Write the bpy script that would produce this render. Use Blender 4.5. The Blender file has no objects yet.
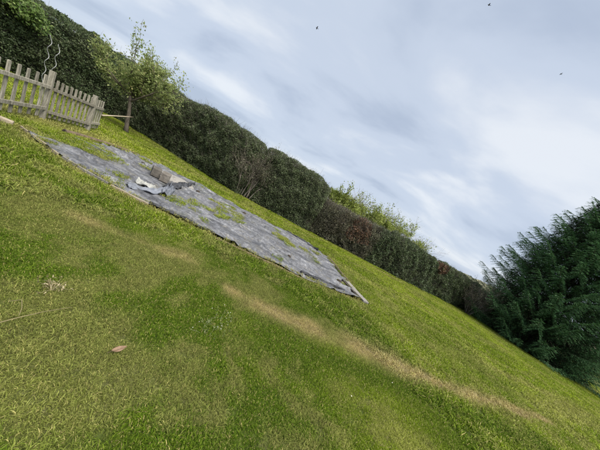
import bpy, math, random
import numpy as np
from mathutils import Matrix, Vector

random.seed(7)
rng = np.random.default_rng(11)
R = math.radians
scene = bpy.context.scene
COL = scene.collection

# ------------------------------------------------------------------ camera
cam_d = bpy.data.cameras.new('camera')
cam = bpy.data.objects.new('camera', cam_d)
COL.objects.link(cam)
scene.camera = cam
cam_d.sensor_width = 36.0
cam_d.lens = 13.8                       # ultra-wide phone lens
cam_d.clip_start = 0.02
cam_d.clip_end = 2000
EYE = 1.5
ROLL, PITCH = R(30), R(7)
fwd = Vector((0, math.cos(PITCH), -math.sin(PITCH)))
up0 = Vector((0, math.sin(PITCH), math.cos(PITCH)))
right0 = Vector((1, 0, 0))
xr = right0 * math.cos(ROLL) + up0 * math.sin(ROLL)
yu = -right0 * math.sin(ROLL) + up0 * math.cos(ROLL)
m = Matrix((xr, yu, -fwd)).transposed().to_4x4()
m.translation = Vector((0, 0, EYE))
cam.matrix_world = m

# ------------------------------------------------------------------ world, sun, exposure
SUN_EL, SUN_AZ = R(60), R(125)          # azimuth measured from +Y towards +X
world = bpy.data.worlds.new('World')
scene.world = world
world.use_nodes = True
wt = world.node_tree
for n in list(wt.nodes):
    wt.nodes.remove(n)
def wn(t, **k):
    n = wt.nodes.new(t)
    for a, b in k.items():
        setattr(n, a, b)
    return n
wl = wt.links.new
sky = wn('ShaderNodeTexSky', sky_type='NISHITA')
sky.sun_disc = False
sky.sun_elevation = SUN_EL
sky.sun_rotation = SUN_AZ
sky.air_density = 1.0
sky.dust_density = 2.0
skys = wn('ShaderNodeVectorMath', operation='SCALE'); skys.inputs['Scale'].default_value = 0.05
wl(sky.outputs[0], skys.inputs[0])
tc = wn('ShaderNodeTexCoord')
sep = wn('ShaderNodeSeparateXYZ'); wl(tc.outputs['Generated'], sep.inputs[0])
zc = wn('ShaderNodeMath', operation='MAXIMUM'); wl(sep.outputs['Z'], zc.inputs[0]); zc.inputs[1].default_value = 0.0
za = wn('ShaderNodeMath', operation='ADD'); wl(zc.outputs[0], za.inputs[0]); za.inputs[1].default_value = 0.22
dx = wn('ShaderNodeMath', operation='DIVIDE'); wl(sep.outputs['X'], dx.inputs[0]); wl(za.outputs[0], dx.inputs[1])
dy = wn('ShaderNodeMath', operation='DIVIDE'); wl(sep.outputs['Y'], dy.inputs[0]); wl(za.outputs[0], dy.inputs[1])
cmb = wn('ShaderNodeCombineXYZ'); wl(dx.outputs[0], cmb.inputs[0]); wl(dy.outputs[0], cmb.inputs[1])
mp = wn('ShaderNodeMapping'); wl(cmb.outputs[0], mp.inputs[0])
mp.inputs['Rotation'].default_value = (0, 0, R(-14))
mp.inputs['Scale'].default_value = (0.72, 1.0, 1.0)
mp.inputs['Location'].default_value = (0.35, 1.9, 0)
n1 = wn('ShaderNodeTexNoise'); wl(mp.outputs[0], n1.inputs['Vector'])
n1.inputs['Scale'].default_value = 1.15; n1.inputs['Detail'].default_value = 6; n1.inputs['Roughness'].default_value = 0.5
n1.inputs['Distortion'].default_value = 0.35
mp2 = wn('ShaderNodeMapping'); wl(cmb.outputs[0], mp2.inputs[0])
mp2.inputs['Rotation'].default_value = (0, 0, R(-22))
mp2.inputs['Scale'].default_value = (0.35, 1.0, 1.0)
mp2.inputs['Location'].default_value = (4.1, 0.4, 0)
n2 = wn('ShaderNodeTexNoise'); wl(mp2.outputs[0], n2.inputs['Vector'])
n2.inputs['Scale'].default_value = 2.6; n2.inputs['Detail'].default_value = 6; n2.inputs['Roughness'].default_value = 0.5
nm = wn('ShaderNodeMath', operation='MULTIPLY_ADD'); wl(n2.outputs['Fac'], nm.inputs[0]); nm.inputs[1].default_value = 0.26; wl(n1.outputs['Fac'], nm.inputs[2])
cr = wn('ShaderNodeValToRGB'); wl(nm.outputs[0], cr.inputs[0])
SKY_L = 0.24
def sk(c): return (c[0]*SKY_L, c[1]*SKY_L, c[2]*SKY_L, 1)
cr.color_ramp.interpolation = 'EASE'
cr.color_ramp.elements[0].position = 0.45; cr.color_ramp.elements[0].color = sk((0.47, 0.55, 0.69))
cr.color_ramp.elements[1].position = 0.79; cr.color_ramp.elements[1].color = sk((0.84, 0.885, 0.945))
e = cr.color_ramp.elements.new(0.61); e.color = sk((0.61, 0.69, 0.82))
mixs = wn('ShaderNodeMix', data_type='RGBA'); mixs.inputs[0].default_value = 0.93
wl(skys.outputs[0], mixs.inputs[6]); wl(cr.outputs[0], mixs.inputs[7])
bg = wn('ShaderNodeBackground'); wl(mixs.outputs[2], bg.inputs[0]); bg.inputs[1].default_value = 1.0
wo = wn('ShaderNodeOutputWorld'); wl(bg.outputs[0], wo.inputs[0])

sun_d = bpy.data.lights.new('sun', 'SUN')
sun_d.energy = 1.5
sun_d.angle = R(40)
sun_d.color = (1.0, 0.95, 0.86)
sun = bpy.data.objects.new('sun', sun_d); COL.objects.link(sun)
sv = Vector((math.sin(SUN_AZ)*math.cos(SUN_EL), math.cos(SUN_AZ)*math.cos(SUN_EL), math.sin(SUN_EL)))
sun.rotation_euler = sv.to_track_quat('Z', 'Y').to_euler()
sun.location = (0, 0, 30)

scene.view_settings.view_transform = 'Standard'
scene.view_settings.look = 'None'
scene.view_settings.gamma = 1
scene.view_settings.use_curve_mapping = False
scene.view_settings.exposure = 2.05
scene.render.engine = 'CYCLES'
scene.cycles.max_bounces = 6
scene.cycles.transparent_max_bounces = 4

# ------------------------------------------------------------------ helpers
_P = np.random.default_rng(3).random(65536)
def _h(i, j, k):
    return _P[((i*73856093) ^ (j*19349663) ^ (k*83492791)) & 65535]
def noise(x, y, z=0.0, s=1.0):
    """value noise 0..1"""
    x = np.asarray(x, float)*s; y = np.asarray(y, float)*s; z = np.asarray(z, float)*s + 0*x
    i = np.floor(x).astype(np.int64); j = np.floor(y).astype(np.int64); k = np.floor(z).astype(np.int64)
    fx = x-i; fy = y-j; fz = z-k
    fx = fx*fx*(3-2*fx); fy = fy*fy*(3-2*fy); fz = fz*fz*(3-2*fz)
    def L(a, b, t): return a+(b-a)*t
    a = L(L(_h(i, j, k), _h(i+1, j, k), fx), L(_h(i, j+1, k), _h(i+1, j+1, k), fx), fy)
    b = L(L(_h(i, j, k+1), _h(i+1, j, k+1), fx), L(_h(i, j+1, k+1), _h(i+1, j+1, k+1), fx), fy)
    return L(a, b, fz)
def fbm(x, y, z=0.0, s=1.0, o=3):
    t = 0; a = 1; w = 0
    for q in range(o):
        t = t + a*noise(np.asarray(x)+q*17.3, np.asarray(y)-q*9.1, z, s); w += a
        a *= 0.5; s *= 2.03
    return t/w
def unit(v):
    v = np.asarray(v, float)
    return v/np.maximum(np.linalg.norm(v, axis=-1, keepdims=True), 1e-9)

def gz(x, y):
    """lawn height"""
    x = np.asarray(x, float); y = np.asarray(y, float)
    f = np.clip(1.4-np.hypot(x-2, y-8)/30, 0, 1)
    return f*(0.10*(fbm(x, y, 0, 0.22, 2)-0.5)+0.035*(fbm(x+40, y, 0, 1.1, 2)-0.5))
def gzf(x, y): return float(gz(np.array([x]), np.array([y]))[0])

def mesh_obj(name, verts, faces, mat, parent=None, smooth=False, loc=None):
    me = bpy.data.meshes.new(name)
    verts = np.asarray(verts, np.float32)
    if isinstance(faces, np.ndarray):
        nf, k = faces.shape
        me.vertices.add(len(verts)); me.vertices.foreach_set('co', verts.ravel())
        me.loops.add(nf*k); me.loops.foreach_set('vertex_index', faces.astype(np.int32).ravel())
        me.polygons.add(nf)
        me.polygons.foreach_set('loop_start', np.arange(0, nf*k, k, dtype=np.int32))
        me.polygons.foreach_set('loop_total', np.full(nf, k, np.int32))
        me.update(calc_edges=True)
        me.validate()
    else:
        me.from_pydata([tuple(map(float, v)) for v in verts], [], [tuple(map(int, f)) for f in faces])
    if smooth:
        me.polygons.foreach_set('use_smooth', np.ones(len(me.polygons), bool))
    me.materials.append(mat)
    o = bpy.data.objects.new(name, me); COL.objects.link(o)
    if parent is not None:
        o.parent = parent
        if name in ('foliage', 'dead_foliage', 'twigs', 'crown', 'inner_twigs', 'leaves'):
            o['kind'] = 'stuff'            # leaves too small to pick apart
    if loc is not None:
        o.location = loc
    return o
def tag(o, label=None, cat=None, group=None, kind=None):
    if label: o['label'] = label
    if cat: o['category'] = cat
    if group: o['group'] = group
    if kind: o['kind'] = kind
    return o
def thing(name, label, cat, loc=(0, 0, 0), group=None):
    o = bpy.data.objects.new(name, None); COL.objects.link(o)
    o.empty_display_size = 0.1
    o.location = loc
    return tag(o, label, cat, group)

class MB:
    """collects shapes for one mesh"""
    def __init__(s): s.v = []; s.f = []; s.n = 0
    def add(s, v, f):
        v = np.asarray(v, float)
        s.v.append(v); s.f += [tuple(int(i)+s.n for i in q) for q in f]; s.n += len(v)
    def tube(s, pts, rad, sides=6, cap=True):
        v, f = tube(pts, rad, sides, cap); s.add(v, f); return s
    def build(s, name, mat, parent=None, smooth=False, off=(0, 0, 0)):
        v = np.concatenate(s.v)-np.asarray(off)
        return mesh_obj(name, v, s.f, mat, parent, smooth)
def tube(pts, rad, sides=6, cap=True):
    pts = np.asarray(pts, float); n = len(pts)
    rad = np.broadcast_to(np.asarray(rad, float), (n,))
    t = unit(np.gradient(pts, axis=0))
    ref = np.array([0.13, 0.21, 0.97]) if abs(t[0][2]) < 0.8 else np.array([0.95, 0.2, 0.1])
    a = unit(np.cross(t, ref)); b = np.cross(t, a)
    ang = np.arange(sides)/sides*2*np.pi
    v = pts[:, None]+rad[:, None, None]*(a[:, None]*np.cos(ang)[None, :, None]+b[:, None]*np.sin(ang)[None, :, None])
    v = v.reshape(-1, 3)
    f = []
    for i in range(n-1):
        for j in range(sides):
            k = (j+1) % sides
            f.append((i*sides+j, i*sides+k, (i+1)*sides+k, (i+1)*sides+j))
    if cap:
        f.append(tuple(range(sides))[::-1]); f.append(tuple(range((n-1)*sides, n*sides)))
    return v, f
def many_tubes(A, B, r0, r1, bend=None):
    """N thin 3-sided twigs from A to B, two segments, quads"""
    A = np.asarray(A); B = np.asarray(B); N = len(A)
    Mid = (A+B)/2 + (bend if bend is not None else 0)
    t = unit(B-A); ref = np.where(np.abs(t[:, 2:3]) < 0.8, np.array([[0, 0, 1.0]]), np.array([[1.0, 0, 0]]))
    a = unit(np.cross(t, ref)); b = np.cross(t, a)
    V = np.zeros((N, 3, 3, 3))
    for i, (c, r) in enumerate(((A, r0), (Mid, (np.asarray(r0)+r1)/2), (B, r1))):
        r = np.broadcast_to(np.asarray(r, float), (N,))[:, None]
        for j in range(3):
            an = j*2*np.pi/3
            V[:, i, j] = c+r*(a*math.cos(an)+b*math.sin(an))
    base = (np.arange(N)*9)[:, None]
    fs = []
    for i in range(2):
        for j in range(3):
            k = (j+1) % 3
            fs.append(np.concatenate([base+i*3+j, base+i*3+k, base+(i+1)*3+k, base+(i+1)*3+j], 1))
    return V.reshape(-1, 3), np.concatenate(fs)
def leaf_geo(P, D, N, L, W, fold=0.25):
    """diamond leaves: base P, long direction D, face normal N"""
    P = np.asarray(P); D = unit(D); S = unit(np.cross(D, N)); N = np.cross(S, D)
    n = len(P)
    L = np.broadcast_to(np.asarray(L, float), (n,))[:, None]; W = np.broadcast_to(np.asarray(W, float), (n,))[:, None]
    V = np.zeros((n, 4, 3))
    V[:, 0] = P
    V[:, 1] = P+D*L*0.45+S*W*0.5+N*W*fold
    V[:, 2] = P+D*L-N*L*0.08
    V[:, 3] = P+D*L*0.45-S*W*0.5+N*W*fold
    F = np.arange(n*4).reshape(n, 4)
    return V.reshape(-1, 3), F
def box_v(x0, x1, y0, y1, z0, z1):
    v = [(x0, y0, z0), (x1, y0, z0), (x1, y1, z0), (x0, y1, z0), (x0, y0, z1), (x1, y0, z1), (x1, y1, z1), (x0, y1, z1)]
    f = [(3, 2, 1, 0), (4, 5, 6, 7), (0, 1, 5, 4), (1, 2, 6, 5), (2, 3, 7, 6), (3, 0, 4, 7)]
    return np.array(v, float), f
def polydist(x, y, pts):
    x = np.asarray(x, float); y = np.asarray(y, float)
    d = np.full(x.shape, 1e9)
    for (x0, y0), (x1, y1) in zip(pts[:-1], pts[1:]):
        vx, vy = x1-x0, y1-y0
        t = np.clip(((x-x0)*vx+(y-y0)*vy)/(vx*vx+vy*vy+1e-12), 0, 1)
        d = np.minimum(d, np.hypot(x-x0-t*vx, y-y0-t*vy))
    return d
def inside(x, y, poly):
    x = np.asarray(x, float); y = np.asarray(y, float)
    c = np.zeros(x.shape, bool)
    n = len(poly)
    for i in range(n):
        x0, y0 = poly[i]; x1, y1 = poly[(i+1) % n]
        if y0 == y1: continue
        k = ((y0 > y) != (y1 > y)) & (x < (x1-x0)*(y-y0)/(y1-y0)+x0)
        c ^= k
    return c

# ------------------------------------------------------------------ materials
def new_mat(name):
    mt = bpy.data.materials.new(name); mt.use_nodes = True
    nt = mt.node_tree
    for n in list(nt.nodes): nt.nodes.remove(n)
    return mt, nt
class NT:
    def __init__(s, nt): s.t = nt
    def n(s, t, **k):
        q = s.t.nodes.new(t)
        for a, b in k.items(): setattr(q, a, b)
        return q
    def l(s, a, b): s.t.links.new(a, b)
    def ramp(s, fac, stops):
        r = s.n('ShaderNodeValToRGB'); s.l(fac, r.inputs[0])
        el = r.color_ramp.elements
        while len(el) < len(stops): el.new(0.5)
        for q, (p, c) in zip(el, stops):
            q.position = p; q.color = (*c, 1) if len(c) == 3 else c
        return r.outputs[0]
    def noise(s, vec, scale, detail=4, rough=0.55, dist=0.0):
        q = s.n('ShaderNodeTexNoise'); 
        if vec is not None: s.l(vec, q.inputs['Vector'])
        q.inputs['Scale'].default_value = scale; q.inputs['Detail'].default_value = detail
        q.inputs['Roughness'].default_value = rough; q.inputs['Distortion'].default_value = dist
        return q.outputs['Fac']
    def math(s, op, a, b=None):
        q = s.n('ShaderNodeMath', operation=op)
        for i, v in enumerate((a, b)):
            if v is None: continue
            if isinstance(v, (int, float)): q.inputs[i].default_value = v
            else: s.l(v, q.inputs[i])
        return q.outputs[0]
    def mix(s, f, a, b, mode='MIX'):
        q = s.n('ShaderNodeMix', data_type='RGBA', blend_type=mode)
        for i, v in ((0, f), (6, a), (7, b)):
            if isinstance(v, (int, float)): q.inputs[i].default_value = v
            elif isinstance(v, tuple): q.inputs[i].default_value = (*v, 1)
            else: s.l(v, q.inputs[i])
        return q.outputs[2]
def out_leaf(N, col, trans=0.35, rough=0.55, spec=0.3):
    p = N.n('ShaderNodeBsdfPrincipled'); N.l(col, p.inputs['Base Color'])
    p.inputs['Roughness'].default_value = rough
    p.inputs['Specular IOR Level'].default_value = spec
    t = N.n('ShaderNodeBsdfTranslucent'); N.l(col, t.inputs[0])
    mx = N.n('ShaderNodeMixShader'); mx.inputs[0].default_value = trans
    N.l(p.outputs[0], mx.inputs[1]); N.l(t.outputs[0], mx.inputs[2])
    o = N.n('ShaderNodeOutputMaterial'); N.l(mx.outputs[0], o.inputs[0])
def leaf_mat(name, stops, patch=None, patch_scale=0.5, trans=0.3, rough=0.5, spec=0.3):
    mt, nt = new_mat(name); N = NT(nt)
    g = N.n('ShaderNodeNewGeometry')
    c = N.ramp(g.outputs['Random Per Island'], stops)
    if patch:
        f = N.noise(g.outputs['Position'], patch_scale, 4, 0.6)
        f = N.ramp(f, [(0.45, (0, 0, 0)), (0.7, (1, 1, 1))])
        c = N.mix(N.math('MULTIPLY', f, 0.75), c, patch)
    cl_ = N.math('MULTIPLY_ADD', N.noise(g.outputs['Position'], 3.2, 3, 0.6), 1.7); cl_.node.inputs[2].default_value = 0.15
    hv = N.n('ShaderNodeHueSaturation'); N.l(cl_, hv.inputs['Value']); N.l(c, hv.inputs['Color'])
    out_leaf(N, hv.outputs[0], trans, rough, spec)
    return mt
def solid_mat(name, stops, scale=6.0, detail=5, rough=0.85, bump=0.3, stretch=None, coord='Object', spec=0.3, bscale=None):
    mt, nt = new_mat(name); N = NT(nt)
    tcn = N.n('ShaderNodeTexCoord'); vec = tcn.outputs[coord]
    if stretch:
        mpn = N.n('ShaderNodeMapping'); N.l(vec, mpn.inputs[0]); mpn.inputs['Scale'].default_value = stretch; vec = mpn.outputs[0]
    f = N.noise(vec, scale, detail, 0.6)
    c = N.ramp(f, stops)
    oi = N.n('ShaderNodeObjectInfo'); vv = N.math('MULTIPLY_ADD', oi.outputs['Random'], 0.4); vv.node.inputs[2].default_value = 0.76
    hs = N.n('ShaderNodeHueSaturation'); N.l(vv, hs.inputs['Value']); N.l(c, hs.inputs['Color']); c = hs.outputs[0]
    p = N.n('ShaderNodeBsdfPrincipled'); N.l(c, p.inputs['Base Color'])
    p.inputs['Roughness'].default_value = rough; p.inputs['Specular IOR Level'].default_value = spec
    if bump:
        b = N.n('ShaderNodeBump'); b.inputs['Strength'].default_value = bump; b.inputs['Distance'].default_value = 0.02
        N.l(N.noise(vec, bscale or scale*4, 5, 0.65), b.inputs['Height']); N.l(b.outputs[0], p.inputs['Normal'])
    o = N.n('ShaderNodeOutputMaterial'); N.l(p.outputs[0], o.inputs[0])
    return mt

M = {}
M['hedge_dark'] = leaf_mat('hedge_leaves_dark', [(0, (0.055, 0.085, 0.038)), (0.5, (0.085, 0.125, 0.055)), (0.85, (0.12, 0.16, 0.07)), (1, (0.17, 0.19, 0.10))], (0.10, 0.115, 0.055), 0.8)
M['hedge_grey'] = leaf_mat('hedge_leaves_grey', [(0, (0.07, 0.095, 0.045)), (0.5, (0.115, 0.15, 0.068)), (0.8, (0.155, 0.19, 0.09)), (1, (0.22, 0.235, 0.14))], (0.09, 0.115, 0.055), 0.7)
M['hedge_brown'] = leaf_mat('hedge_leaves_brown', [(0, (0.08, 0.045, 0.028)), (0.5, (0.16, 0.085, 0.05)), (0.9, (0.22, 0.13, 0.08)), (1, (0.09, 0.10, 0.05))])
M['hedge_mixed'] = leaf_mat('hedge_leaves_mixed', [(0, (0.07, 0.08, 0.045)), (0.5, (0.125, 0.13, 0.075)), (0.85, (0.175, 0.165, 0.105)), (1, (0.23, 0.21, 0.15))], (0.09, 0.07, 0.042), 0.9)
M['lime'] = leaf_mat('lime_leaves', [(0, (0.19, 0.24, 0.05)), (0.5, (0.28, 0.34, 0.075)), (1, (0.38, 0.42, 0.12))], trans=0.4)
M['climber'] = leaf_mat('climber_leaves', [(0, (0.07, 0.13, 0.03)), (0.6, (0.14, 0.22, 0.05)), (1, (0.24, 0.30, 0.10))], trans=0.4)
M['apple'] = leaf_mat('apple_leaves', [(0, (0.20, 0.25, 0.08)), (0.5, (0.29, 0.35, 0.12)), (0.9, (0.38, 0.42, 0.18)), (1, (0.42, 0.36, 0.16))], trans=0.5)
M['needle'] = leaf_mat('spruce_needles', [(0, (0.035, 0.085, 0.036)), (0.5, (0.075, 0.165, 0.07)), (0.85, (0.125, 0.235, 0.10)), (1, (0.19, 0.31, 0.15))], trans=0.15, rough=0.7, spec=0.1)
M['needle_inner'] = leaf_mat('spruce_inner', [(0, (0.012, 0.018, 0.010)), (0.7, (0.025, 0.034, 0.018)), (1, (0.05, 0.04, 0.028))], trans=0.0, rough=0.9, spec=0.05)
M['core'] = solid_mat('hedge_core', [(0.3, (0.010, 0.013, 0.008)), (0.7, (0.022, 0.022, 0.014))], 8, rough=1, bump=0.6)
M['twig'] = leaf_mat('grey_twigs', [(0, (0.06, 0.048, 0.038)), (0.6, (0.16, 0.14, 0.12)), (1, (0.29, 0.265, 0.235))], trans=0.0, rough=0.9)
M['twig_pale'] = leaf_mat('pale_twigs', [(0, (0.12, 0.09, 0.075)), (0.6, (0.19, 0.16, 0.135)), (1, (0.29, 0.255, 0.22))], trans=0.0, rough=0.9)
M['bark'] = solid_mat('bark', [(0.3, (0.07, 0.055, 0.04)), (0.7, (0.19, 0.16, 0.125))], 9, stretch=(3, 3, 0.6), bump=0.7)
M['wood'] = solid_mat('weathered_wood', [(0.28, (0.10, 0.092, 0.065)), (0.48, (0.25, 0.23, 0.18)), (0.72, (0.40, 0.375, 0.31))], 9, stretch=(4, 4, 0.5), bump=0.5)
M['wood_gate'] = solid_mat('weathered_gate_wood', [(0.28, (0.09, 0.083, 0.058)), (0.48, (0.22, 0.20, 0.155)), (0.72, (0.36, 0.335, 0.275))], 9, stretch=(4, 4, 0.5), bump=0.5)
M['plank'] = solid_mat('grey_plank', [(0.25, (0.12, 0.11, 0.10)), (0.6, (0.24, 0.225, 0.205)), (0.8, (0.33, 0.31, 0.28))], 4, stretch=(1, 6, 6), bump=0.5)
M['pale_plank'] = solid_mat('pale_plank', [(0.25, (0.25, 0.20, 0.14)), (0.6, (0.40, 0.34, 0.25)), (0.8, (0.5, 0.44, 0.34))], 5, stretch=(1, 6, 6), bump=0.4)
M['dark_wood'] = solid_mat('wet_dark_wood', [(0.3, (0.025, 0.02, 0.016)), (0.7, (0.075, 0.058, 0.045))], 7, bump=0.6)
M['log'] = solid_mat('log_bark', [(0.3, (0.10, 0.07, 0.045)), (0.7, (0.22, 0.165, 0.11))], 10, bump=0.8)
M['steel'] = solid_mat('galvanised_steel', [(0.3, (0.2, 0.21, 0.2)), (0.7, (0.32, 0.32, 0.31))], 20, rough=0.45, bump=0, spec=0.5)
M['concrete'] = solid_mat('concrete', [(0.25, (0.13, 0.11, 0.09)), (0.55, (0.24, 0.215, 0.185)), (0.8, (0.33, 0.30, 0.26))], 7, rough=0.95, bump=0.9, bscale=60)
M['concrete_dark'] = solid_mat('darker_concrete', [(0.25, (0.08, 0.072, 0.06)), (0.55, (0.15, 0.135, 0.115)), (0.8, (0.21, 0.19, 0.165))], 7, rough=0.95, bump=0.9, bscale=60)  # same concrete in a darker tone, for the left block
M['sand'] = solid_mat('sandy_gravel', [(0.3, (0.24, 0.215, 0.19)), (0.5, (0.33, 0.31, 0.28)), (0.75, (0.42, 0.40, 0.37))], 40, rough=1, bump=1.0, bscale=90)
M['soil'] = solid_mat('dark_soil', [(0.3, (0.03, 0.024, 0.018)), (0.7, (0.08, 0.062, 0.045))], 30, rough=1, bump=1.0)
M['torn_white'] = solid_mat('torn_white_sheet', [(0.3, (0.22, 0.22, 0.20)), (0.7, (0.40, 0.40, 0.37))], 8, rough=0.6, bump=0.3)
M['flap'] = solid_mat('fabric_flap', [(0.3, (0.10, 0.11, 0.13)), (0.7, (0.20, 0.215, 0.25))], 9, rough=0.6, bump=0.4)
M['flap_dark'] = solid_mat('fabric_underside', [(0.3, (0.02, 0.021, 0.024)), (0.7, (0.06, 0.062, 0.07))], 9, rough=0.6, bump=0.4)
M['petal'] = solid_mat('white_petal', [(0.3, (0.5, 0.5, 0.46)), (0.7, (0.65, 0.65, 0.6))], 30, rough=0.7, bump=0)
M['pollen'] = solid_mat('yellow_centre', [(0.3, (0.6, 0.4, 0.03)), (0.7, (0.7, 0.5, 0.05))], 60, rough=0.8, bump=0)
M['dead_leaf'] = solid_mat('dead_leaf', [(0.3, (0.14, 0.085, 0.05)), (0.7, (0.30, 0.20, 0.13))], 30, rough=0.6, bump=0.3)
M['straw'] = leaf_mat('straw', [(0, (0.16, 0.13, 0.065)), (0.6, (0.27, 0.225, 0.12)), (1, (0.40, 0.35, 0.22))], trans=0.15, rough=0.7)
M['bird'] = solid_mat('dark_plumage', [(0.3, (0.012, 0.012, 0.016)), (0.7, (0.04, 0.04, 0.05))], 10, rough=0.8, bump=0)

# landscape fabric: woven grey sheet with soil stains and algae
mt, nt = new_mat('landscape_fabric'); N = NT(nt); M['fabric'] = mt
g = N.n('ShaderNodeNewGeometry'); pos = g.outputs['Position']
mpf = N.n('ShaderNodeMapping'); N.l(pos, mpf.inputs[0]); mpf.inputs['Rotation'].default_value = (0, 0, R(-14)); mpf.inputs['Scale'].default_value = (0.45, 1.6, 1)
base = N.ramp(N.noise(mpf.outputs[0], 2.6, 9, 0.68, 0.9), [(0.34, (0.06, 0.061, 0.067)), (0.48, (0.125, 0.128, 0.14)), (0.58, (0.185, 0.187, 0.20)), (0.68, (0.28, 0.28, 0.29))])
dirt = N.ramp(N.noise(pos, 4.0, 8, 0.7, 1.0), [(0.52, (0, 0, 0)), (0.62, (1, 1, 1))])
base = N.mix(N.math('MULTIPLY', dirt, 0.7), base, (0.16, 0.15, 0.13))
alg = N.ramp(N.noise(pos, 0.9, 5, 0.65, 0.4), [(0.55, (0, 0, 0)), (0.72, (1, 1, 1))])
base = N.mix(N.math('MULTIPLY', alg, 0.55), base, (0.075, 0.085, 0.035))
spk = N.ramp(N.noise(pos, 16, 5, 0.7, 0.5), [(0.40, (0.55, 0.55, 0.55)), (0.55, (1, 1, 1)), (0.66, (1.6, 1.6, 1.55))])
base = N.mix(0.8, base, spk, 'MULTIPLY')
wv = N.noise(pos, 120, 2, 0.5)
p = N.n('ShaderNodeBsdfPrincipled'); N.l(base, p.inputs['Base Color']); p.inputs['Roughness'].default_value = 0.6; p.inputs['Specular IOR Level'].default_value = 0.25
b = N.n('ShaderNodeBump'); b.inputs['Strength'].default_value = 0.5; b.inputs['Distance'].default_value = 0.03
hn = N.math('ADD', N.noise(pos, 7, 5, 0.6, 0.8), N.math('MULTIPLY', wv, 0.1))
b.inputs['Strength'].default_value = 0.8; N.l(hn, b.inputs['Height']); N.l(b.outputs[0], p.inputs['Normal'])
o = N.n('ShaderNodeOutputMaterial'); N.l(p.outputs[0], o.inputs[0])

# lawn soil/thatch under the blades
mt, nt = new_mat('lawn_thatch'); N = NT(nt); M['lawn'] = mt
g = N.n('ShaderNodeNewGeometry'); pos = g.outputs['Position']
a = N.n('ShaderNodeAttribute', attribute_name='dry')
f1 = N.noise(pos, 9, 6, 0.7)
green = N.ramp(f1, [(0.3, (0.035, 0.05, 0.012)), (0.5, (0.07, 0.10, 0.018)), (0.7, (0.12, 0.14, 0.03))])
dry = N.ramp(N.noise(pos, 60, 6, 0.75), [(0.35, (0.07, 0.052, 0.025)), (0.52, (0.19, 0.15, 0.075)), (0.68, (0.36, 0.30, 0.17))])
c = N.mix(a.outputs['Fac'], green, dry)
p = N.n('ShaderNodeBsdfPrincipled'); N.l(c, p.inputs['Base Color']); p.inputs['Roughness'].default_value = 1.0
p.inputs['Specular IOR Level'].default_value = 0.1
b = N.n('ShaderNodeBump'); b.inputs['Strength'].default_value = 0.8; b.inputs['Distance'].default_value = 0.03
N.l(N.noise(pos, 35, 5, 0.7), b.inputs['Height']); N.l(b.outputs[0], p.inputs['Normal'])
o = N.n('ShaderNodeOutputMaterial'); N.l(p.outputs[0], o.inputs[0])

# grass blades: dry / lush come with each tuft, the second with painted falloff near the camera
mt, nt = new_mat('grass_blades'); N = NT(nt); M['grass'] = mt
g = N.n('ShaderNodeNewGeometry')
a = N.n('ShaderNodeAttribute', attribute_name='dry', attribute_type='INSTANCER')
lu = N.n('ShaderNodeAttribute', attribute_name='lush_falloff', attribute_type='INSTANCER')
oi = N.n('ShaderNodeObjectInfo')
rb = g.outputs['Random Per Island']
yel = N.ramp(rb, [(0, (0.155, 0.22, 0.010)), (0.5, (0.27, 0.355, 0.016)), (0.82, (0.29, 0.345, 0.04)), (0.92, (0.46, 0.41, 0.19))])
grn = N.ramp(rb, [(0, (0.045, 0.088, 0.006)), (0.5, (0.10, 0.168, 0.011)), (0.86, (0.18, 0.255, 0.02)), (0.95, (0.40, 0.35, 0.13))])  # kept dark so close turf shows the painted brightness falloff
stw = N.ramp(rb, [(0, (0.29, 0.23, 0.085)), (0.5, (0.47, 0.385, 0.165)), (0.82, (0.60, 0.51, 0.26)), (1, (0.22, 0.27, 0.04))])
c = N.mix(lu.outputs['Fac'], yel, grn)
c = N.mix(a.outputs['Fac'], c, stw)
v = N.math('MULTIPLY_ADD', oi.outputs['Random'], 0.65); v.node.inputs[2].default_value = 0.68
hs = N.n('ShaderNodeHueSaturation'); N.l(v, hs.inputs['Value']); N.l(c, hs.inputs['Color'])
out_leaf(N, hs.outputs[0], 0.35, 0.7, 0.08)

# distant wooded hill
M['hill'] = solid_mat('wooded_hill', [(0.3, (0.07, 0.085, 0.045)), (0.5, (0.12, 0.12, 0.07)), (0.7, (0.17, 0.16, 0.10))], 0.25, detail=8, rough=1, bump=0)

# ------------------------------------------------------------------ layout of the lawn
NEAR = [(-5.15, 3.95), (-4.6, 3.74), (-3.7, 3.66), (-3.05, 3.70), (-2.4, 3.82), (-1.85, 4.0), (-1.25, 4.1), (-0.35, 4.33), (0.55, 4.55), (1.65, 4.97), (2.1, 5.25)]
FAR = [(-5.5, 6.15), (-5.2, 7.1), (-4.6, 7.5), (-4.0, 7.72), (-3.0, 7.8), (-2.1, 7.9), (-1.1, 8.15), (-0.2, 8.45), (0.5, 8.5), (1.0, 8.35), (1.35, 8.0)]
FABRIC = NEAR+[(1.75, 6.6)]+FAR[::-1]+[(-5.5, 5.0)]
HEDGE = [(-12.2, 2.0), (-12.2, 5), (-12.1, 8.0), (-12.0, 10.5), (-11.2, 12.2), (-8.8, 11.75), (-6.2, 10.9), (-4.3, 10.5), (-2.0, 10.65), (0.1, 11.25), (2.4, 11.95), (5.1, 12.8), (9.35, 14.6), (13.0, 16.6), (16.3, 18.6), (22, 22)]
STRAW = [((-0.35, 2.76), 0.06), ((0.0, 2.80), 0.17), ((0.66, 2.88), 0.20), ((1.46, 3.10), 0.24), ((2.32, 3.20), 0.22), ((2.9, 3.32), 0.07), ((3.4, 3.46), 0.15), ((4.2, 3.75), 0.16), ((5.1, 4.05), 0.16), ((6.5, 4.6), 0.05)]
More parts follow.
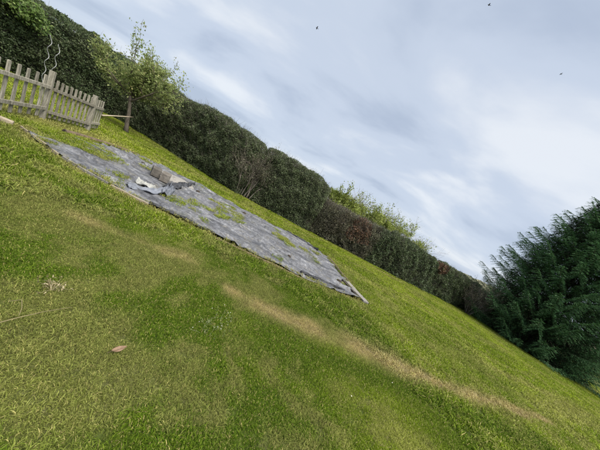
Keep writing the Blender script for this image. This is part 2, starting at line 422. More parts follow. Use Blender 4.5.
def dry_lush_falloff(x, y):
    x = np.asarray(x, float); y = np.asarray(y, float)
    wob = 0.16*(fbm(x, y, 3, 2.5, 3)-0.5)*2
    d = np.zeros(x.shape)
    for ((a, ra), (b_, rb_)) in zip(STRAW[:-1], STRAW[1:]):
        dd = polydist(x, y, [a, b_]); r = (ra+rb_)/2
        d = np.maximum(d, np.clip(1.3-(dd+wob*1.2)/r*0.75, 0, 1)*np.clip(0.65+2.4*(fbm(x*1.0, y*1.0, 23, 2.6, 3)-0.3), 0.45, 1))
    # broken second strip nearer the fabric, uphill
    dd = polydist(x, y, [(-2.3, 2.45), (-1.5, 2.72), (-0.9, 2.9)])
    d = np.maximum(d, 0.75*np.clip(1.15-(dd+wob*1.4)/0.17, 0, 1))
    dd = polydist(x, y, NEAR)
    d = np.maximum(d, 0.55*np.clip(1.1-(dd+wob)/0.2, 0, 1))
    # thatchy blotches
    b1 = fbm(x+13, y+5, 7, 1.6, 5); d = np.maximum(d, np.clip((b1-0.55)*3.5, 0, 0.30))
    b3 = fbm(x, y, 17, 6.0, 2); d = np.maximum(d, np.clip((b3-0.6)*3.0, 0, 0.3))
    # stripes left by the mower, along the slope
    s = y*0.93-x*0.36
    st = fbm(s*1.0, x*0.12, 5, 1.7, 3)
    far = np.clip((np.hypot(x, y)-4)/4, 0, 1)
    d = np.maximum(d, far*np.clip((st-0.53)*3.2, 0, 0.40))
    d = np.maximum(d, 0.5*np.clip(1.2-polydist(x, y, [(-6.3, 4.6), (-6.0, 6.8)])/0.7+wob, 0, 1))
    b2 = fbm(x+31, y, 9, 0.55, 3)
    lush_falloff = np.clip(0.5+(b2-0.5)*3.0+(0.5-st)*1.2, 0, 1)
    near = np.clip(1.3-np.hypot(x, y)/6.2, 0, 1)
    lush_falloff = np.clip(lush_falloff*(0.55+0.45*near)+0.28*near, 0, 1)  # brightness falloff towards the camera, painted in as darker green
    # dark green band below the straw strip
    dd = polydist(x, y, [(0.2, 2.35), (1.6, 2.6), (3.0, 2.85), (5, 3.4)])
    lush_falloff = np.maximum(lush_falloff, np.clip(1.2-(dd+wob)/0.35, 0, 1))
    d = d*(1-0.75*np.clip(1.2-(dd+wob)/0.3, 0, 1))
    return np.clip(d+0.10*(rng.random(x.shape)-0.5), 0, 1), lush_falloff

def axis(lo, hi, step, far):
    a = np.arange(lo, hi+step/2, step)
    k = np.array([1, 2.5, 5, 10, 20, 45, 90, 180, far])
    return np.concatenate([lo-k[::-1], a, hi+k])
gx = axis(-14, 22, 0.12, 500); gy = axis(-3, 22, 0.12, 500)
X, Y = np.meshgrid(gx, gy)
Z = gz(X, Y)
nx, ny = len(gx), len(gy)
V = np.stack([X, Y, Z], -1).reshape(-1, 3)
ii = np.arange(nx*ny).reshape(ny, nx)
Fq = np.stack([ii[:-1, :-1], ii[:-1, 1:], ii[1:, 1:], ii[1:, :-1]], -1).reshape(-1, 4)
lawn = mesh_obj('lawn', V, Fq, M['lawn'], smooth=True)
tag(lawn, 'sloping mown lawn with straw-coloured dry strips', 'lawn', kind='structure')
at = lawn.data.attributes.new('dry', 'FLOAT', 'POINT')
dr, lu_ = dry_lush_falloff(X.ravel(), Y.ravel())
at.data.foreach_set('value', dr.astype(np.float32))

# distant hill behind the hedge
az = np.radians(np.linspace(-75, 85, 260)); t = np.linspace(0, 1, 12)
A, T = np.meshgrid(az, t)
prof = 4+4*np.exp(-((A-R(44))/R(16))**2)+3*fbm(A*6, 0*A, 1, 1.0, 3)
rough_ = 2.4*fbm(A*60, T*4, 2, 1, 3)*T
d_ = 150+45*T
HV = np.stack([np.sin(A)*d_, np.cos(A)*d_, (prof+rough_)*np.sin(T*np.pi/2)-0.3], -1)
nn = np.arange(A.size).reshape(A.shape)
HF = np.stack([nn[:-1, :-1], nn[:-1, 1:], nn[1:, 1:], nn[1:, :-1]], -1).reshape(-1, 4)
tag(mesh_obj('hill', HV.reshape(-1, 3), HF, M['hill'], smooth=True), 'low brown-green wooded hill far beyond the hedge', 'hill', kind='structure')

# ------------------------------------------------------------------ hedges
def path_pts(path, step=0.1):
    p = np.array(path, float)
    # smooth the polyline
    for _ in range(2):
        q = np.empty((2*len(p)-2, 2)); q[0::2] = p[:-1]*0.75+p[1:]*0.25; q[1::2] = p[:-1]*0.25+p[1:]*0.75
        p = np.concatenate([p[:1], q, p[-1:]])
    seg = np.hypot(*np.diff(p, axis=0).T); s = np.concatenate([[0], np.cumsum(seg)])
    t = np.arange(0, s[-1], step)
    return np.stack([np.interp(t, s, p[:, 0]), np.interp(t, s, p[:, 1])], -1), s[-1]
def hedge(label, path, hs, thick, leaf, dens=1500, lsize=0.055, end_round=0.3, lump=0.20, twigs=500, spot=None, twig_mat='twig', seed=1, shag=0.20, cat='hedge'):
    """path runs along the FRONT foot of the hedge; hs = heights along it (evenly spaced)"""
    r = np.random.default_rng(seed)
    pts, L = path_pts(path)
    tan = unit(np.gradient(pts, axis=0)); nor = np.stack([tan[:, 1], -tan[:, 0]], -1)   # towards the camera side
    root = thing('hedge', label, cat, (float(pts[len(pts)//2, 0]), float(pts[len(pts)//2, 1]), 0))
    off = np.array(root.location)
    hh = np.interp(np.linspace(0, 1, len(pts)), np.linspace(0, 1, len(hs)), hs)
    def surf(u, a, depth):
        """u 0..1 along, a 0..1 round the profile front foot > front > top > back > back foot"""
        i = np.clip((u*(len(pts)-1)), 0, len(pts)-1.001); k = i.astype(int); f = (i-k)[:, None]
        c = pts[k]*(1-f)+pts[k+1]*f; nn_ = unit(nor[k]*(1-f)+nor[k+1]*f)
        h = hh[k]*(1-f[:, 0])+hh[k+1]*f[:, 0]
        th = a*np.pi
        e_ = np.minimum(u, 1-u)*L/end_round; e_ = np.clip(e_, 0, 1); er = np.sqrt(1-(1-e_)**2)*0.85+0.15
        ex = 0.32
        cx = np.sign(np.cos(th))*np.abs(np.cos(th))**ex*thick/2
        cz = np.abs(np.sin(th))**ex
        # narrower foot
        cx = cx*(0.86+0.14*np.clip(cz*2, 0, 1))
        cx = cx*er; z = cz*h*(0.75+0.25*er)
        lum = (fbm(c[:, 0]*1.0+cx, c[:, 1], z, 1.1, 3)-0.5)*2*lump
        sh = (fbm(c[:, 0]*4+cx*3, c[:, 1]*4, z*4, 1.0, 2)-0.5)*2*shag
        out = lum+sh-depth
        nx_ = np.cos(th)[:, None]*nn_
        P = np.concatenate([c-nn_*thick/2+nn_*cx[:, None]+nx_*out[:, None], (z+np.sin(th)*out)[:, None]], 1)
        Nn = unit(np.concatenate([nx_, np.sin(th)[:, None]*0.9], 1))
        P[:, 2] = np.maximum(P[:, 2], 0.02)
        return P, Nn
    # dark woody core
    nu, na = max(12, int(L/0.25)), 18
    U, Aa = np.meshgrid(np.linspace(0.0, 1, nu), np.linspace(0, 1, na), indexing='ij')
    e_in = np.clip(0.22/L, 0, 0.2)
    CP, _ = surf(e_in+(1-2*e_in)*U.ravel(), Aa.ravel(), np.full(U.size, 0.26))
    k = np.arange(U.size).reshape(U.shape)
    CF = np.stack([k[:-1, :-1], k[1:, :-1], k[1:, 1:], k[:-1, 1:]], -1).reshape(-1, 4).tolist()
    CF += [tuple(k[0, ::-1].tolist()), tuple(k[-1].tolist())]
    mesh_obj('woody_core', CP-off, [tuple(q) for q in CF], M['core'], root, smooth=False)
    area = L*(2*np.mean(hs)+thick)*0.72
    n = int(area*dens)
    a = r.random(n)**1.0*0.74+0.0
    # even coverage over the arc length of the box profile
    per = np.mean(hs); tot = per+thick+per*0.45
    w = r.random(n)*tot
    fr = np.arctan(np.tan(np.clip(w/per, 0, 1)*np.pi/2*0.995)**(1.0))  # front
    zq = np.clip(w/per, 0.005, 0.995)
    th_front = np.arcsin(np.clip(zq, 0, 1)**(1/0.32)); 
    cq = np.clip(1-2*(w-per)/thick, -0.995, 0.995)
    th_top = np.arccos(np.sign(cq)*np.abs(cq)**(1/0.32))
    zb = np.clip(1-(w-per-thick)/per, 0.01, 0.995)
    th_back = np.pi-np.arcsin(zb**(1/0.32))
    th = np.where(w < per, th_front, np.where(w < per+thick, th_top, th_back))
    # rounded edge gets a share of its own
    sw = r.random(n) < 0.12; th = np.where(sw, r.random(n)*np.pi*0.8+0.1, th)
    u = r.random(n)
    depth = r.exponential(0.06, n)-0.05
    P, Nn = surf(u, th/np.pi, depth)
    # end caps: extra leaves
    D = unit(r.normal(size=(n, 3))*0.8+Nn*0.3+np.array([0, 0, 0.35]))
    NN = unit(r.normal(size=(n, 3))*0.55+Nn+np.array([0, 0, 0.25]))
    l = lsize*(0.55+0.8*r.random(n))*(0.6+0.9*fbm(P[:, 0], P[:, 1], P[:, 2], 2.6, 2))
    V1, F1 = leaf_geo(P-off, D, NN, l, l*0.55)
    if spot is None:
        mesh_obj('foliage', V1, F1, M[leaf], root)
    else:
        sp, sr, smat, slab = spot
        dist = np.linalg.norm((P-np.array(sp))*np.array([1, 0.4, 1]), axis=1)+0.5*(fbm(P[:, 0], P[:, 1], P[:, 2], 2.2, 2)-0.5)*sr*2
        sel = (dist < sr) & (r.random(n) < 0.85)
        Vr = V1.reshape(-1, 4, 3)
        for msk, mm, nm_ in ((~sel, leaf, 'foliage'), (sel, smat, 'dead_foliage')):
            vv = Vr[msk].reshape(-1, 3)
            q = mesh_obj(nm_, vv, np.arange(len(vv)).reshape(-1, 4), M[mm], root)
            if nm_ == 'dead_foliage': q['label'] = slab
    # twigs poking out
    n = int(twigs*L/4)
    u = r.random(n); w = r.random(n)
    th = np.where(r.random(n) < 0.6, np.arcsin((0.05+0.95*w)**(1/0.32)), np.pi*(0.2+0.5*r.random(n)))
    A0, N0 = surf(u, th/np.pi, np.full(n, 0.16))
    D = unit(N0*0.55+r.normal(size=(n, 3))*0.5+np.array([0, 0, 0.75]))
    B0 = A0+D*((0.15+0.3*r.random(n))*np.where(r.random(n) < 0.03, 1.7, 1.0))[:, None]
    V2, F2 = many_tubes(A0-off, B0-off, 0.006, 0.002, r.normal(size=(n, 3))*0.02)
    mesh_obj('twigs', V2, F2, M[twig_mat], root)
    return root

hedge('tall dark hedge running behind the picket fence at the left edge', [(-12.2, 0.5), (-12.2, 4), (-12.1, 8.0), (-12.0, 10.4), (-11.7, 13.0)], [2.0, 2.1, 2.25, 2.65, 2.9, 3.0], 1.5, 'hedge_dark', seed=3, dens=1500, lsize=0.065)
hedge('long dark grey-green hedge behind the small fruit tree', [(-13.0, 12.55), (-10.6, 12.2), (-8.8, 11.75), (-6.2, 10.9), (-4.3, 10.45), (-3.0, 10.5)], [3.05, 2.95, 2.75, 2.75, 2.65, 2.45], 1.5, 'hedge_grey', seed=5, twigs=2400, dens=2300, lsize=0.05)
hedge('bulky dark hedge block with a rounded right end in the middle', [(-3.25, 10.75), (-2.0, 10.75), (0.1, 11.3), (0.75, 11.5)], [2.5, 2.65, 2.65, 2.6, 2.45], 1.7, 'hedge_grey', seed=8, end_round=0.3, twigs=2400, dens=2300, lsize=0.05)
hedge('low brownish hedge stretch with one rusty dead patch', [(0.0, 11.45), (1.2, 11.65), (2.4, 11.95), (3.6, 12.3), (4.3, 12.55)], [1.8, 1.9, 1.9, 2.0, 2.05], 1.4, 'hedge_mixed', seed=9, twigs=3500, dens=1400, lsize=0.055, spot=((2.9, 12.0, 1.3), 0.75, 'hedge_brown', 'rusty brown patch of dead leaves'))
hedge('long dark green hedge running right towards the spruce', [(3.9, 12.4), (5.1, 12.8), (9.35, 14.6), (13.0, 16.7), (14.6, 17.6)], [2.1, 2.15, 2.15, 2.1, 2.1, 2.0], 1.5, 'hedge_dark', seed=12, twigs=1500, dens=1300, lsize=0.065, spot=((9.2, 14.4, 1.95), 0.55, 'hedge_brown', 'reddish brown dead patch on the hedge top'))
hedge('twiggy olive hedge end beside the spruce', [(14.3, 17.5), (16.3, 18.6), (19, 20.2), (22, 22.0)], [1.7, 1.9, 2.0, 2.0], 1.6, 'hedge_mixed', seed=14, twigs=1500, dens=1000, lsize=0.07)

# ------------------------------------------------------------------ shrubs and trees
def grow(base, d0, length, rad, levels, r, spread=0.6, kids=3, up=0.25, taper=0.68, seglen=5, curve=0.12):
    """returns list of (pts, radii, level)"""
    out = []
    def rec(p, d, L, ra, lev):
        pts = [np.array(p, float)]; d = unit(d)
        for i in range(seglen):
            d = unit(d+r.normal(size=3)*curve+np.array([0, 0, up*0.25]))
            pts.append(pts[-1]+d*L/seglen)
        out.append((np.array(pts), np.linspace(ra, ra*taper, seglen+1), lev))
        if lev >= levels: return
        for k in range(kids+(r.random() < 0.4)):
            i = r.integers(2, seglen+1)
            q = unit(d+r.normal(size=3)*spread+np.array([0, 0, up]))
            rec(pts[i], q, L*(0.55+0.3*r.random()), ra*taper*0.75, lev+1)
    rec(base, d0, length, rad, 0)
    return out
def branches_mesh(br, name, mat, parent, off, min_sides=4):
    mb = MB()
    for pts, ra, lev in br:
        mb.tube(pts, np.maximum(ra, 0.0025), 7 if lev == 0 else min_sides if lev < 3 else 3, cap=(lev == 0))
    return mb.build(name, mat, parent, smooth=True, off=off)

def shrub(label, base, height, n_stems, spread, r_seed, twmat='twig_pale', leaf=None, leafn=0, lsize=0.05, cat='shrub', name='bare_shrub', group=None, levels=3, jit=0.2):
    r = np.random.default_rng(r_seed)
    root = thing(name, label, cat, (base[0], base[1], gzf(*base)), group); off = np.array(root.location)
    br = []
    for i in range(n_stems):
        an = r.random()*6.28; d = np.array([math.cos(an)*spread, math.sin(an)*spread, 1.0])
        b0 = off+np.array([math.cos(an)*jit, math.sin(an)*0.12, 0])*r.random()-np.array([0, 0, 0.03])
        br += grow(b0, d, height*(0.45+0.2*r.random()), 0.018, levels, r, 0.5, 3, 0.3)
    branches_mesh(br, 'stems', M[twmat], root, off)
    if leaf:
        tips = np.concatenate([b[0][2:] for b in br if b[2] >= levels-1])
        P = tips[r.integers(0, len(tips), leafn)]+r.normal(size=(leafn, 3))*0.06
        D = r.normal(size=(leafn, 3))+np.array([0, 0, 0.4]); Nn = r.normal(size=(leafn, 3))+np.array([0, 0, 0.8])
        l = lsize*(0.6+0.8*r.random(leafn))
        V1, F1 = leaf_geo(P-off, D, Nn, l, l*0.55); mesh_obj('foliage', V1, F1, M[leaf], root)
    return root
shrub('thin brownish twiggy shrub growing in the gap of the hedge', (-3.2, 10.72), 1.95, 16, 0.10, 21, leaf='hedge_mixed', leafn=4500, jit=0.6)
shrub('bare brown twiggy shrub between hedge and spruce', (13.2, 16.0), 2.2, 18, 0.5, 22, leaf='hedge_mixed', leafn=2500, lsize=0.07, twmat='twig')

def tree(name, label, base, trunk_h, lean, crown_c, crown_r, nleaf, lsize, leafmat, seed, kids=4, levels=3, trunk_r=0.06, fill=0.35, group=None, barkmat='bark', shoots=0, cat='tree', up=0.2, clump=0.0, twmat=None):
    """trunk, limbs and a crown of loose leaves inside an uneven ellipsoid"""
    r = np.random.default_rng(seed)
    root = thing(name, label, cat, (base[0], base[1], gzf(*base)), group); off = np.array(root.location)
    top = off+np.array([lean[0], lean[1], trunk_h])
    n = 6; tt = np.linspace(0, 1, n+1)[:, None]
    pts = off*(1-tt)+top*tt+np.concatenate([np.zeros((1, 3)), r.normal(size=(n, 3))*0.02]); pts[0, 2] -= 0.04
    rad = np.linspace(trunk_r*1.25, trunk_r*0.8, n+1); rad[0] *= 1.25
    MB().tube(pts, rad, 9).build('trunk', M[barkmat], root, smooth=True, off=off)
    br = []
    cc = off+np.array(crown_c); cr_ = np.array(crown_r)
    for i in range(kids+2):
        tgt = cc+unit(r.normal(size=3)+np.array([0, 0, 0.4]))*cr_*(0.55+0.4*r.random())
        s = pts[-1] if i < kids else pts[-2]
        d = unit(tgt-s); Ld = np.linalg.norm(tgt-s)
        br += grow(s, unit(d+np.array([0, 0, -0.1])), Ld*0.75, trunk_r*0.55, levels, r, 0.55, 3, up)
    br0 = list(br)
    for i in range(shoots):
        an = r.random()*6.28
        tgt = cc+np.array([math.cos(an)*cr_[0]*0.6, math.sin(an)*cr_[1]*0.6, cr_[2]*0.15])
        allp = np.concatenate([b_[0][1:] for b_ in br0]); s = allp[np.argmin(np.linalg.norm(allp-tgt, axis=1))]
        br += grow(s, np.array([r.normal()*0.15, r.normal()*0.15, 1]), 0.75+0.4*r.random(), 0.010, 1, r, 0.3, 2, 0.3)
    branches_mesh(br, 'branches', M[twmat or barkmat], root, off)
    if nleaf:
        tips = np.concatenate([b[0][1:] for b in br if b[2] >= 1])
        nt_ = int(nleaf*(1-fill)); P1 = tips[r.integers(0, len(tips), nt_)]+r.normal(size=(nt_, 3))*0.07
        q = unit(r.normal(size=(nleaf*3, 3)))*(r.random((nleaf*3, 1))**0.45)
        P2 = cc+q*cr_
        keep = fbm(P2[:, 0], P2[:, 1], P2[:, 2], 1.6, 3) > 0.47
        P2 = P2[keep][:nleaf-nt_]
        P = np.concatenate([P1, P2]); k = len(P)
        D = unit(r.normal(size=(k, 3))+np.array([0, 0, 0.2])); Nn = unit(r.normal(size=(k, 3))*0.8+np.array([0, 0, 0.8]))
        l = lsize*(0.55+0.9*r.random(k))
        V1, F1 = leaf_geo(P-off, D, Nn, l, l*0.6); mesh_obj('crown', V1, F1, M[leafmat], root)
    return root

tree('fruit_tree', 'small pale-leaved fruit tree with leaning trunk behind the fence', (-8.45, 9.75), 1.45, (-0.36, -0.1), (-0.28, -0.2, 2.1), (1.45, 1.2, 0.92), 12000, 0.08, 'apple', 31, kids=5, trunk_r=0.07, fill=0.22, shoots=6, up=0.22)

# light green trees and bare trees beyond the hedge
tree('lime_green_tree', 'bright lime-green bushy tree just beyond the low hedge', (1.6, 17.2), 1.0, (0, 0), (0, 0, 1.85), (2.1, 1.3, 1.25), 22000, 0.11, 'lime', 41, trunk_r=0.09, fill=0.85)
tree('lime_green_tree', 'yellow-green bushy tree behind the dead hedge patch', (4.6, 18.2), 1.0, (0, 0), (0, 0, 1.95), (2.5, 1.3, 1.3), 22000, 0.11, 'lime', 42, trunk_r=0.09, fill=0.85)
tree('lime_green_tree', 'small thin yellow-green tree beyond the long dark hedge', (8.0, 20.0), 1.0, (0, 0), (0, 0, 1.95), (2.9, 1.3, 1.3), 17000, 0.11, 'lime', 43, trunk_r=0.09, fill=0.85)
tree('bare_tree', 'leafless twiggy tree among the lime-green trees', (3.2, 18.0), 1.2, (0, 0), (0, 0, 2.4), (1.1, 1.1, 1.1), 300, 0.08, 'lime', 51, kids=7, levels=3, trunk_r=0.05, twmat='twig_pale', barkmat='twig_pale')
tree('bare_tree', 'leafless pale tree behind the yellow-green bushy tree', (6.6, 20.5), 1.2, (0, 0), (0, 0, 2.5), (1.3, 1.1, 1.3), 600, 0.08, 'lime', 52, kids=8, levels=3, trunk_r=0.05, twmat='twig_pale', barkmat='twig_pale')
tree('bare_tree', 'leafless tree standing out above the long dark hedge', (9.6, 21.5), 1.2, (0, 0), (0, 0, 2.4), (1.2, 1.1, 1.2), 200, 0.08, 'lime', 53, kids=8, levels=3, trunk_r=0.05, twmat='twig_pale', barkmat='twig_pale')

# climber hanging over the top of the left hedge
r_ = np.random.default_rng(77)
cl = thing('climbing_plant', 'pale green leafy climber hanging over the dark hedge at top left', 'climber', (-11.95, 7.6, 0)); off = np.array(cl.location)
stems = MB(); cp = []
for i in range(26):
    p = np.array([-12.35+0.3*r_.random(), 6.3+2.3*r_.random(), 2.25+0.2*r_.random()]); pts = [p]
    d = np.array([0.75, r_.normal()*0.4, 0.5])
    for k in range(7):
        d = unit(d+np.array([0.0, 0, -0.28])+r_.normal(size=3)*0.15); pts.append(pts[-1]+d*0.12)
    stems.tube(pts, np.linspace(0.007, 0.003, len(pts)), 4, False); cp.append(np.array(pts))
stems.tube([(-12.9, 7.5, 0), (-12.8, 7.5, 1.2), (-12.4, 7.5, 2.3)], [0.03, 0.025, 0.015], 6)
stems.build('stems', M['twig'], cl, off=off)
cp = np.concatenate(cp); n = 2600
P = cp[r_.integers(0, len(cp), n)]+r_.normal(size=(n, 3))*np.array([0.08, 0.10, 0.08])
l = 0.09*(0.6+0.7*r_.random(n))
V1, F1 = leaf_geo(P-off, r_.normal(size=(n, 3))*0.6+np.array([0.5, 0, -0.3]), r_.normal(size=(n, 3))*0.5+np.array([0.6, 0, 0.8]), l, l*0.7)
mesh_obj('foliage', V1, F1, M['climber'], cl)

# big spruce
def spruce(base, H, R0, seed):
    r = np.random.default_rng(seed)
    root = thing('spruce_tree', 'large dark green spruce with branches sweeping to the lawn', 'conifer', (base[0], base[1], 0)); off = np.array(root.location)
    zz = np.linspace(0, H, 14)
    MB().tube(np.stack([off[0]+0.04*np.sin(zz), off[1]+0.04*np.cos(zz*1.3), zz-0.03], -1), np.linspace(0.24, 0.02, 14), 10).build('trunk', M['bark'], root, True, off)
    LP, LD, LN, LL = [], [], [], []
    bm_ = MB()
    def prof(z): return R0*(1-(z/H)**2.4)*(0.86+0.14*min(1, z/1.0))
    z = 0.42
    boughs = []
    while z < H-0.25:
        nb = int(7+prof(z)*3.0); ph = r.random()*6.28
        for i in range(nb): boughs.append((z+r.normal()*0.07, ph+i*2*np.pi/nb+r.normal()*0.10, 0.82+0.24*r.random(), 0.95))
        nb = int(nb*1.2); ph = r.random()*6.28
        for i in range(nb): boughs.append((z+r.normal()*0.14, ph+i*2*np.pi/nb+r.normal()*0.15, 0.50+0.30*r.random(), 0.7))
        z += 0.60+0.14*r.random()
    if True:
        for zb, an, lf, plume in boughs:
            back = (math.cos(an)*base[0]+math.sin(an)*base[1])/math.hypot(*base) > 0.45 or zb > 10.2
            if back and r.random() < 0.4: continue
            L = prof(max(zb, 0.2))*lf
            if L < 0.25: continue
            m_ = max(8, int(L/0.2)); s = np.linspace(0, 1, m_)
            droop = 0.13+0.08*r.random()
            zl = zb+L*(-droop*np.sin(s*2.1)+0.13*s**2.4)+0.10*s
            zl = np.maximum(zl, 0.10+0.12*r.random())
            wob = an+0.05*np.sin(s*3+r.random()*6)
            pts = np.stack([off[0]+np.cos(wob)*s*L, off[1]+np.sin(wob)*s*L, zl], -1)
            bm_.tube(pts[::2], np.linspace(0.022, 0.004, len(pts[::2])), 3, False)
            tdir = unit(np.gradient(pts, axis=0)); side = unit(np.cross(tdir, np.array([0, 0, 1.0])))
            for q in np.arange(0.36, 1.0, 0.105/max(L, 0.8)):
                kk = min(int(q*(m_-1)), m_-2); f = q*(m_-1)-kk
                p = pts[kk]*(1-f)+pts[kk+1]*f; td = tdir[kk]
                sl = plume*(0.25+0.72*(1-q)**0.6*min(1, L/2.5))*(0.65+0.6*r.random())
                for sg in (-1, 1):
                    dv = unit(td*0.85+side[kk]*sg*0.65+np.array([0, 0, -0.06+r.normal()*0.13]))
                    sd = unit(np.cross(dv, np.array([0, 0, 1.0])))
                    n = max(3, int(sl/(0.05 if back else 0.024)))
                    w = (np.arange(n)+r.random(n)*0.5)/n*sl
                    P = p+dv*w[:, None]; P[:, 2] -= 0.85*w**1.4
                    alt = np.where(np.arange(n) % 2 == 0, 1.0, -1.0)[:, None]
                    LP.append(P); LD.append(unit(dv+sd*alt*0.5+r.normal(size=(n, 3))*0.28)); LN.append(unit(r.normal(size=(n, 3))*0.7+np.array([0, 0, 0.7]))); LL.append(0.06+0.05*r.random(n))
            n = 34; P = pts[-1]-tdir[-1]*np.linspace(0.35, 0, n)[:, None]
            LP.append(P); LD.append(unit(tdir[-1]+r.normal(size=(n, 3))*0.3+np.array([0, 0, 0.25]))); LN.append(unit(r.normal(size=(n, 3)))); LL.append(np.full(n, 0.12))
        z += 0.40+0.14*r.random()
    n0 = sum(len(q) for q in LP)
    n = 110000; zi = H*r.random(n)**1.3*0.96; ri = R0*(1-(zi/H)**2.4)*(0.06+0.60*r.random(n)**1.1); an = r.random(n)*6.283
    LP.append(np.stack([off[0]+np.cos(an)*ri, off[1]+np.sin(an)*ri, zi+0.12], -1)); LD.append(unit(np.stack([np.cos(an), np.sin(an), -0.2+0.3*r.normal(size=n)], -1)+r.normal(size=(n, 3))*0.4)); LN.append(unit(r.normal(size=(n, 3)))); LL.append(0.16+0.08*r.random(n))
    bm_.build('branches', M['bark'], root, off=off)['kind'] = 'stuff'
    P = np.concatenate(LP); D = np.concatenate(LD); Nn = np.concatenate(LN); l = np.concatenate(LL)
    keep = P[:, 2] > 0.05; outer = (np.arange(len(P)) < n0)[keep]
    P, D, Nn, l = P[keep], D[keep], Nn[keep], l[keep]
    S = unit(np.cross(D, Nn)); wd = np.where(l > 0.155, 0.035, 0.030)[:, None]; n = len(P)
    V1 = np.stack([P-off-S*wd/2, P-off+S*wd/2, P-off+D*l[:, None]], 1).reshape(-1, 3); F1 = np.arange(n*3).reshape(n, 3)
    V3 = V1.reshape(-1, 3, 3)
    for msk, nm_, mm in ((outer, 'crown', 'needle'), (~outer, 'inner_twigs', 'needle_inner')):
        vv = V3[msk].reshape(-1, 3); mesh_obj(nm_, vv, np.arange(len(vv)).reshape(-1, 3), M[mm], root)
    print('spruce leaves', len(P))
spruce((17.2, 15.6), 12.8, 4.6, 61)

# ------------------------------------------------------------------ picket fence, gate and end panel
EZ = unit(np.array([-0.145, 0.01, 1.0]))       # fence stands plumb on the sloping lawn
def frame(p0, p1):
    p0 = np.array([p0[0], p0[1], gzf(*p0)]); p1 = np.array([p1[0], p1[1], gzf(*p1)])
    ex = unit(p1-p0); ey = unit(np.cross(EZ, ex)); return p0, ex, ey, np.linalg.norm(p1-p0)
def fpiece(name, x0, x1, y0, y1, z0, z1, fr, mat, parent, off, top='flat', jit=0.0):
    p0, ex, ey, _ = fr
    v, f = box_v(x0, x1, y0, y1, z0, z1)
    if top == 'round':       # clipped picket head
        w = (x1-x0)
        prof = [(x0, z0), (x1, z0), (x1, z1-0.20*w), (x1-0.08*w, z1-0.05*w), (x1-0.22*w, z1), (x0+0.22*w, z1-0.02*w), (x0+0.08*w, z1-0.06*w), (x0, z1-0.20*w)]
        k = len(prof); v = np.array([(a, y0, b) for a, b in prof]+[(a, y1, b) for a, b in prof])
        f = [tuple(range(k)), tuple(range(2*k-1, k-1, -1))]+[(i, i+k, (i+1) % k+k, (i+1) % k) for i in range(k)]
        f = [q[::-1] for q in f]
    tilt = random.uniform(-1, 1)*jit
    w3 = p0+np.outer(v[:, 0]+tilt*(v[:, 2]-z0), ex)+np.outer(v[:, 1], ey)+np.outer(v[:, 2], EZ)
    o = mesh_obj(name, w3-off, f, mat, parent)
    bv = o.modifiers.new('bevel', 'BEVEL'); bv.width = 0.004; bv.segments = 1
    return o
def panel(name, label, cat, p0, p1, pickets, pw, ph, posts, rails, mat, yoff=0.0, rail_ext=0.05):
    fr = frame(p0, p1); p, ex, ey, L = fr
    root = thing(name, label, cat, tuple(p)); off = np.array(root.location)
    for x in pickets:
        h = ph*(1+random.uniform(-0.015, 0.015))
        fpiece('picket', x-pw/2, x+pw/2, -0.012-yoff, 0.010-yoff, 0.07+random.uniform(-0.015, 0.015), h, fr, mat, root, off, 'round', 0.02)
    for z in rails:
        fpiece('rail', rail_ext, (L-rail_ext) if posts or cat == 'gate' else L, -0.052-yoff, -0.014-yoff, z, z+0.07, fr, mat, root, off, jit=0)
    for x, h, w in posts:
        fpiece('post', x-w/2, x+w/2, -w/2, w/2, -0.05, h, fr, mat, root, off, jit=0.02)
    return root, fr
PA = (-5.15, 3.03); PB = (-6.36, 5.14); PC = (-6.63, 6.44); PD = (-6.95, 7.03)
La = math.hypot(PB[0]-PA[0], PB[1]-PA[1])
panel('picket_fence', 'weathered grey picket fence panel at the left edge', 'fence', PA, PB, [La-0.24-0.275*i for i in range(8)], 0.085, 0.97, [(La, 1.09, 0.09)], (0.22, 0.70), M['wood'], yoff=0.0)
Lg = math.hypot(PC[0]-PB[0], PC[1]-PB[1])
groot, gfr = panel('picket_gate', 'narrow-slatted picket gate between the two posts', 'gate', PB, PC, [0.14+i*(Lg-0.28)/8 for i in range(9)], 0.06, 0.93, [], (0.16, 0.68), M['wood_gate'], yoff=0.02)
Ld = math.hypot(PD[0]-PC[0], PD[1]-PC[1])
panel('picket_fence', 'short picket fence end panel beyond the gate', 'fence', PC, PD, [0.18+i*0.15 for i in range(4)], 0.06, 0.92, [(0, 1.0, 0.095)], (0.2, 0.66), M['wood'])

# pole from the fence end to the tree
pr = thing('wooden_pole', 'thin pale pole spanning from fence end to fruit tree trunk', 'pole', (-7.02, 7.15, 0)); off = np.array(pr.location)
MB().tube([(-7.06, 7.1, 0.50), (-7.6, 8.1, 0.58), (-8.2, 9.2, 0.66), (-8.55, 9.9, 0.72)], [0.022, 0.02, 0.02, 0.017], 7).build('pole', M['pale_plank'], pr, True, off)
MB().tube([(-7.08, 7.16, 0.40), (-7.12, 7.14, 0.62)], 0.008, 5).build('tie', M['dark_wood'], pr, True, off)

# spiral plant stakes behind the fence
def spiral(label, base, h, lean, amp, ph):
    t = np.linspace(0, 1, 70); tw = np.clip((t-0.12)/0.5, 0, 1)
    p = np.array([base[0], base[1], gzf(*base)])
    pts = np.stack([p[0]+lean*t*h+amp*tw*np.cos(t*h*20+ph), p[1]+amp*tw*np.sin(t*h*20+ph), p[2]-0.05+t*(h+0.05)], -1)
    o = MB().tube(pts-p, 0.0065, 6).build('spiral_stake', M['steel'], None, True)
    o.location = p
    return tag(o, label, 'plant stake', 'spiral stakes behind the fence')
spiral('taller left wavy metal spiral plant stake behind the fence', (-7.14, 5.60), 1.76, -0.17, 0.026, 0)
spiral('shorter right wavy metal spiral plant stake behind the fence', (-7.19, 5.77), 1.66, -0.12, 0.026, 2)

